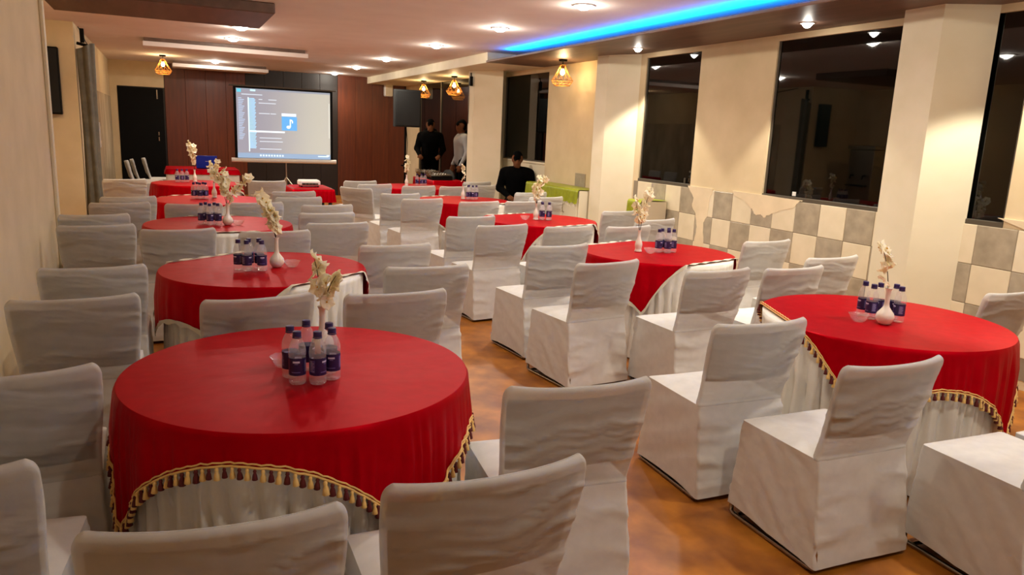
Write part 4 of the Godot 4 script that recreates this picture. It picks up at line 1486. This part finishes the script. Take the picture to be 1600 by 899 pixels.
func build_chairs() -> void:
	for k in 4:
		chair_kinds.append(make_chair_kind(k))
	# table index -> chairs [x, z, turn in degrees], in order from the left round the near side
	var rows := {
		"the front table of the left row": [[-0.495, -2.90, -2.0, "far left"], [-0.535, -2.20, 6.0, "near left"], [0.09, -1.76, 7.0, "front left"], [0.67, -1.78, 1.0, "front right"], [1.23, -2.28, 7.0, "right"]],
		"the second table of the left row": [[-0.38, -4.75, 1.0, "far left"], [-0.40, -3.98, 0.0, "near left"], [0.32, -3.82, -9.0, "front left"], [1.00, -3.76, 0.0, "front right"], [1.385, -4.42, 2.0, "near right"], [1.42, -5.28, -1.0, "far right"]],
		"the third table of the left row": [[-0.57, -7.22, -2.0, "far left"], [-0.49, -6.52, 1.0, "near left"], [0.04, -6.25, -3.0, "front left"], [0.71, -6.05, -1.0, "front right"], [1.27, -6.50, -1.0, "near right"], [1.32, -7.27, -3.0, "far right"]],
		"the fourth table of the left row": [[-0.40, -8.80, -6.0, "far left"], [-0.43, -8.19, -2.0, "near left"], [0.21, -8.10, -2.0, "front left"], [0.80, -8.20, -2.0, "front right"], [1.46, -7.96, -2.0, "near right"], [1.29, -8.82, -6.0, "far right"], [1.36, -9.55, -3.0, "farthest right"]],
		"the farthest table of the left row": [[-0.55, -11.30, -8.0, "left"], [1.24, -11.31, -7.0, "right"]],
		"the front table of the right row": [[2.43, -2.77, 3.0, "far left"], [2.49, -2.13, 2.0, "near left", 1], [3.03, -1.66, 3.0, "front left"], [3.57, -1.62, 0.0, "front right"], [4.50, -2.95, -2.0, "right"]],
		"the second table of the right row": [[2.58, -5.07, -5.0, "far left"], [2.55, -4.35, -7.0, "near left", 1], [3.13, -3.93, -1.0, "front left"], [3.75, -3.91, -1.0, "front right"], [4.41, -4.20, -1.0, "near right"], [4.53, -5.00, -2.0, "far right"]],
		"the third table of the right row": [[2.60, -6.90, -6.0, "far left"], [2.63, -6.23, -6.0, "near left"], [3.22, -6.08, -5.0, "front left"], [3.82, -6.04, -6.0, "front right"], [4.44, -6.50, -6.0, "near right"], [4.55, -7.28, -3.0, "far right"]],
		"the fourth table of the right row": [[2.62, -9.36, -4.0, "far left"], [2.68, -8.66, -5.0, "near left"], [3.27, -8.33, -4.0, "front left"], [3.87, -8.40, -6.0, "front right"], [4.45, -8.94, -5.0, "near right"], [4.57, -9.65, -6.0, "far right"]],
		"the farthest table of the right row": [[2.61, -11.52, -7.0, "far left"], [2.66, -10.86, -8.0, "near left"], [3.25, -10.62, -6.0, "front left"], [3.80, -10.62, -8.0, "front right"], [4.30, -10.85, -6.0, "near right"], [4.55, -11.63, -7.0, "far right"]]}
	var n := 0
	for table: String in rows:
		for q in rows[table]:
			chair(q[4] if q.size() > 4 else (n * 7 + n / 3) % 4, q[0], q[1], q[2], "white-covered banquet chair, %s seat at %s" % [q[3], table], "white-covered chairs in the hall")
			n += 1
	chair(3, 2.48, -10.12, 49.0, "white-covered banquet chair turned sideways in the aisle behind the right row", "white-covered chairs in the hall")
	for q in [[-0.40, -15.85, 90.0, "nearest"], [-0.33, -16.45, 88.0, "middle"], [-0.14, -17.08, 90.0, "farthest"]]:
		chair(0, q[0], q[1], q[2], "white-covered chair seen from the side beside the long table, %s of three" % q[3], "white-covered chairs in the hall")


func build_corners() -> void:
	# black column speaker and dark gathered curtain at the left recess
	var t := thing("column_speaker", "tall flat black speaker on the wall behind the left pillar", "loudspeaker", Vector3(-1.37, 1.66, -11.8))
	var b := B.new()
	b.box(Vector3(0, 0.43, 0.05), Vector3(0.28, 0.86, 0.10), 0.008)
	part("cabinet", b, M.black, t)
	b = B.new()
	b.box(Vector3(0, 0.43, 0.103), Vector3(0.25, 0.82, 0.006), 0.002)
	part("grille", b, M.charcoal, t)
	t = thing("rolled_curtain", "dark grey curtain gathered in a bundle at the left wall corner", "curtain", Vector3(-0.93, 0, -11.86))
	b = B.new()
	b.grid(64, 40, func(u: float, v: float) -> Vector3:
		var a := u * TAU
		var y := lerpf(0.05, 2.56, v)
		var r := 0.085 + 0.016 * sin(a * 5.0 + 1.5 * v) + 0.010 * nz.get_noise_2d(cos(a) * 120.0, v * 90.0 + sin(a) * 120.0)
		r *= 1.0 - 0.12 * sin(v * PI)
		return Vector3(r * 1.15 * cos(a), y + 0.05 * cos(a) * v, -r * 0.9 * sin(a)), true)
	part("cloth", b, M.tarp, t)
	b = B.new()
	b.tube([Vector3(-0.09, 2.60, 0), Vector3(0.10, 2.56, 0)], 0.02, 8)
	b.box(Vector3(-0.02, 2.70, 0), Vector3(0.05, 0.18, 0.05), 0.004)
	part("bracket", b, M.black, t)
	b = B.new()
	b.tube([Vector3(-1.02, 2.84, -12.2), Vector3(-1.0, 2.79, -12.6), Vector3(-1.02, 2.74, -13.2), Vector3(-1.015, 2.70, -14.0)], 0.007, 6)
	one("ceiling_wire", b, M.black, "thin black wire under the ceiling above the gathered curtain", "cable")
	t = thing("switch_box", "narrow white switch box on the far left wall", "switch", Vector3(-1.028, 1.35, -14.6))
	b = B.new()
	b.box(Vector3(0.015, 0, 0), Vector3(0.03, 0.42, 0.10), 0.005)
	part("plate", b, M.white, t)
	for k in 3:
		b = B.new()
		b.box(Vector3(0.032, 0.12 - 0.12 * k, 0), Vector3(0.008, 0.05, 0.05), 0.002)
		part("switch", b, M.paint, t)

	# steel water cooler standing in the recess, seen mirrored in the widest window
	t = thing("water_cooler", "steel water cooler in the side recess, mirrored in the widest window", "water cooler", Vector3(-1.92, 0, -10.95), PI / 2)
	b = B.new()
	b.box(Vector3(0, 0.84, 0), Vector3(0.60, 1.60, 0.5), 0.012)
	part("cabinet", b, M.steel, t)
	b = B.new()
	b.box(Vector3(0, 1.68, 0), Vector3(0.66, 0.08, 0.56), 0.01)
	part("lid", b, M.steel, t)
	for sx in [-1.0, 1.0]:
		b = B.new()
		b.tube([Vector3(sx * 0.15, 1.12, 0.25), Vector3(sx * 0.15, 1.12, 0.31), Vector3(sx * 0.15, 1.05, 0.33)], 0.018, 8)
		part("tap", b, M.black, t)
	b = B.new()
	b.box(Vector3(0, 0.92, 0.30), Vector3(0.46, 0.03, 0.12), 0.005)
	part("drip_tray", b, M.black, t)
	for q in [[-1, -1], [1, -1], [-1, 1], [1, 1]]:
		b = B.new()
		b.tube([Vector3(q[0] * 0.26, 0, q[1] * 0.21), Vector3(q[0] * 0.26, 0.05, q[1] * 0.21)], 0.02, 8)
		part("foot", b, M.black, t)

	# cabinets under green cloths along the window wall
	for q in [[-10.55, -8.92, "long white cabinet under a green cloth between the second and third pillars", "bright green satin cloth draped over the long white cabinet"], [-7.68, -7.42, "narrow white cabinet beside the middle pillar", "bright green satin cloth on the narrow cabinet beside the middle pillar"]]:
		var z0: float = q[0]
		var z1: float = q[1]
		var zc := (z0 + z1) / 2
		t = thing("side_cabinet", q[2], "cabinet", Vector3(5.285, 0, zc))
		var hz := (z1 - z0) / 2
		b = B.new()
		b.span(Vector3(-0.18, 0.0, -hz), Vector3(0.18, 0.93, hz), 0.005)
		part("body", b, M.cream_door, t)
		var nd := maxi(1, int(hz * 2 / 0.4))
		for k in nd:
			var d0 := -hz + 0.02 + (2 * hz - 0.04) * k / nd
			var d1 := -hz + 0.02 + (2 * hz - 0.04) * (k + 1) / nd - 0.008
			b = B.new()
			b.span(Vector3(-0.197, 0.08, d0), Vector3(-0.181, 0.82, d1), 0.004)
			var dr := part("door", b, M.cream_door, t)
			var hzp := (d1 - 0.04) if k % 2 == 0 else (d0 + 0.04)
			b = B.new()
			b.tube([Vector3(-0.197, 0.60, hzp), Vector3(-0.222, 0.61, hzp), Vector3(-0.226, 0.66, hzp), Vector3(-0.222, 0.71, hzp), Vector3(-0.197, 0.72, hzp)], 0.006, 6)
			part("handle", b, M.chrome, dr)
		t = thing("green_cloth", q[3], "cloth", Vector3(5.285, 0, zc))
		b = B.new()
		var nzs := 60
		b.grid(nzs, 16, func(u: float, v: float) -> Vector3:
			var z := lerpf(-hz - 0.01, hz + 0.01, u)
			var ruf := nz.get_noise_2d(z * 700.0, 9.0)
			if v < 0.45:
				return Vector3(lerpf(0.185, -0.20, v / 0.45), 0.936 + 0.010 * (0.5 + 0.5 * nz.get_noise_2d(z * 300.0, v * 500.0)), z)
			var d := (v - 0.45) / 0.55
			var drop := (0.19 if z0 < -9 else 0.30) + 0.03 * ruf
			return Vector3(-0.204 - 0.014 * d * (1.0 + ruf), 0.94 - drop * d, z + 0.01 * ruf * d))
		part("cloth", b, M.green, t)
		b = B.new()
		for k in 40:
			var z := lerpf(-hz, hz, (k + 0.5) / 40.0)
			var ruf := nz.get_noise_2d(z * 700.0, 9.0)
			var y := 0.94 - ((0.19 if z0 < -9 else 0.30) + 0.03 * ruf)
			b.tube([Vector3(-0.222, y, z), Vector3(-0.226, y - 0.035, z + 0.004 * sin(k * 2.0))], 0.004, 5)
		part("fringe", b, M.lace, t)


func build_people() -> void:
	var black := Color(0.03, 0.03, 0.033)
	var skin := Color(0.42, 0.27, 0.19)
	var hair := Color(0.03, 0.025, 0.02)
	var vm := StandardMaterial3D.new()
	vm.vertex_color_use_as_albedo = true
	vm.roughness = 0.95
	vm.metallic_specular = 0.2
	# low riser behind the mixer table
	var b := B.new()
	b.span(Vector3(4.55, 0, -16.2), Vector3(5.48, 0.16, -14.45), 0.01)
	b.span(Vector3(5.17, 0, -14.45), Vector3(5.48, 0.16, -13.5), 0.01)
	one("low_platform", b, M.charcoal, "low dark platform under the two standing people", "platform")
	# person in a black hooded jacket, looking down at the mixers
	var B0 := []
	var dk := Color(0.035, 0.035, 0.045)
	var hips := Vector3(0, 0.93, 0)
	var chest := Vector3(0.0, 1.27, 0.02)
	var neck := Vector3(0, 1.47, 0.03)
	B0.append([hips, chest, 0.165, 0.185, black])
	B0.append([chest + Vector3(-0.08, 0.06, 0), chest + Vector3(0.08, 0.06, 0), 0.155, 0.155, black])
	B0.append([Vector3(-0.16, 1.40, 0), Vector3(0.16, 1.40, 0), 0.075, 0.075, black])
	B0.append([Vector3(-0.08, 1.47, -0.06), Vector3(0.08, 1.47, -0.06), 0.07, 0.07, black])
	for s in [-1.0, 1.0]:
		var sh := Vector3(s * 0.20, 1.38, 0.0)
		var el := Vector3(s * 0.27, 1.12, 0.05)
		var wr := Vector3(s * 0.20, 0.98, 0.27)
		B0.append([sh, el, 0.078, 0.062, black])
		B0.append([el, wr, 0.062, 0.044, black])
		hand(B0, wr, Vector3(-s * 0.25, -0.25, 0.95).normalized(), Vector3(0, -1, 0), skin)
		B0.append([Vector3(s * 0.09, 0.90, 0), Vector3(s * 0.10, 0.49, 0.02), 0.100, 0.068, dk])
		B0.append([Vector3(s * 0.10, 0.49, 0.02), Vector3(s * 0.10, 0.09, -0.01), 0.066, 0.048, dk])
		B0.append([Vector3(s * 0.10, 0.045, -0.04), Vector3(s * 0.11, 0.04, 0.16), 0.045, 0.038, black])
	head(B0, neck, Vector3(0, -0.25, 1).normalized(), skin, hair)
	var p := place("person", person_mesh(B0, 0.018, 0.03), vm, self, Vector3(5.06, 0.16, -15.25), Basis(Vector3.UP, -0.35))
	used["person"] = 0
	p.set_meta("label", "person standing in a black hooded jacket behind the mixer table")
	p.set_meta("category", "person")
	# person in a white shirt, half behind the pillar
	B0 = []
	var shirt := Color(0.62, 0.62, 0.62)
	B0.append([Vector3(0, 0.96, 0), Vector3(0, 1.27, 0), 0.145, 0.165, shirt])
	B0.append([Vector3(-0.08, 1.32, 0), Vector3(0.08, 1.32, 0), 0.14, 0.14, shirt])
	B0.append([Vector3(-0.15, 1.40, 0), Vector3(0.15, 1.40, 0), 0.065, 0.065, shirt])
	for s in [-1.0, 1.0]:
		var sh := Vector3(s * 0.19, 1.38, 0.0)
		var el := Vector3(s * 0.25, 1.10, -0.02)
		var wr := Vector3(s * 0.22, 0.86, 0.10)
		B0.append([sh, el, 0.068, 0.055, shirt])
		B0.append([el, wr, 0.050, 0.036, shirt])
		hand(B0, wr, Vector3(-s * 0.1, -0.95, 0.25).normalized(), Vector3(-s, 0, 0), skin)
		B0.append([Vector3(s * 0.09, 0.92, 0), Vector3(s * 0.10, 0.49, 0.02), 0.095, 0.065, dk])
		B0.append([Vector3(s * 0.10, 0.49, 0.02), Vector3(s * 0.10, 0.09, -0.01), 0.064, 0.046, dk])
		B0.append([Vector3(s * 0.10, 0.045, -0.04), Vector3(s * 0.11, 0.04, 0.16), 0.045, 0.038, black])
	head(B0, Vector3(0, 1.47, 0.01), Vector3(0, -0.1, 1).normalized(), skin, hair)
	p = place("person_001", person_mesh(B0, 0.018, 0.03), vm, self, Vector3(5.30, 0.16, -14.0), Basis(Vector3.UP, -PI / 2))
	p.set_meta("label", "person in a white shirt half hidden by the farthest pillar")
	p.set_meta("category", "person")
	# seated person in black between the pillars
	B0 = []
	B0.append([Vector3(0, 0.58, 0), Vector3(0, 0.92, 0.03), 0.165, 0.185, black])
	B0.append([Vector3(-0.08, 0.98, 0.03), Vector3(0.08, 0.98, 0.03), 0.155, 0.155, black])
	B0.append([Vector3(-0.16, 1.05, 0.03), Vector3(0.16, 1.05, 0.03), 0.078, 0.078, black])
	for s in [-1.0, 1.0]:
		var sh := Vector3(s * 0.21, 1.03, 0.03)
		var el := Vector3(s * 0.27, 0.78, 0.10)
		var wr := Vector3(s * 0.10, 0.66, 0.30)
		B0.append([sh, el, 0.080, 0.064, black])
		B0.append([el, wr, 0.062, 0.044, black])
		hand(B0, wr, Vector3(-s * 0.55, -0.2, 0.8).normalized(), Vector3(0, -1, 0), skin)
		B0.append([Vector3(s * 0.10, 0.55, 0.02), Vector3(s * 0.13, 0.54, 0.44), 0.098, 0.070, dk])
		B0.append([Vector3(s * 0.13, 0.54, 0.44), Vector3(s * 0.13, 0.09, 0.46), 0.068, 0.048, dk])
		B0.append([Vector3(s * 0.13, 0.045, 0.43), Vector3(s * 0.14, 0.04, 0.63), 0.045, 0.038, black])
	head(B0, Vector3(0, 1.12, 0.06), Vector3(0, -0.35, 1).normalized(), skin, hair)
	p = place("person_002", person_mesh(B0, 0.018, 0.03), vm, self, Vector3(5.24, 0.0, -11.25), Basis(Vector3.UP, -0.5))
	p.set_meta("label", "person in black sitting between the pillars beside the green cloth")
	p.set_meta("category", "person")
	var t := thing("stool", "low black stool under the seated person", "stool", Vector3(5.24, 0, -11.25))
	b = B.new()
	b.lathe([Vector2(0.0, 0.41), Vector2(0.16, 0.41), Vector2(0.17, 0.42), Vector2(0.17, 0.44), Vector2(0.16, 0.452), Vector2(0.0, 0.452)], 24)
	part("seat", b, M.black, t)
	for k in 4:
		var a := k * PI / 2 + 0.4
		b = B.new()
		b.tube([Vector3(0.15 * cos(a), 0.0, 0.15 * sin(a)), Vector3(0.11 * cos(a), 0.412, 0.11 * sin(a))], 0.014, 8)
		part("leg", b, M.black, t)
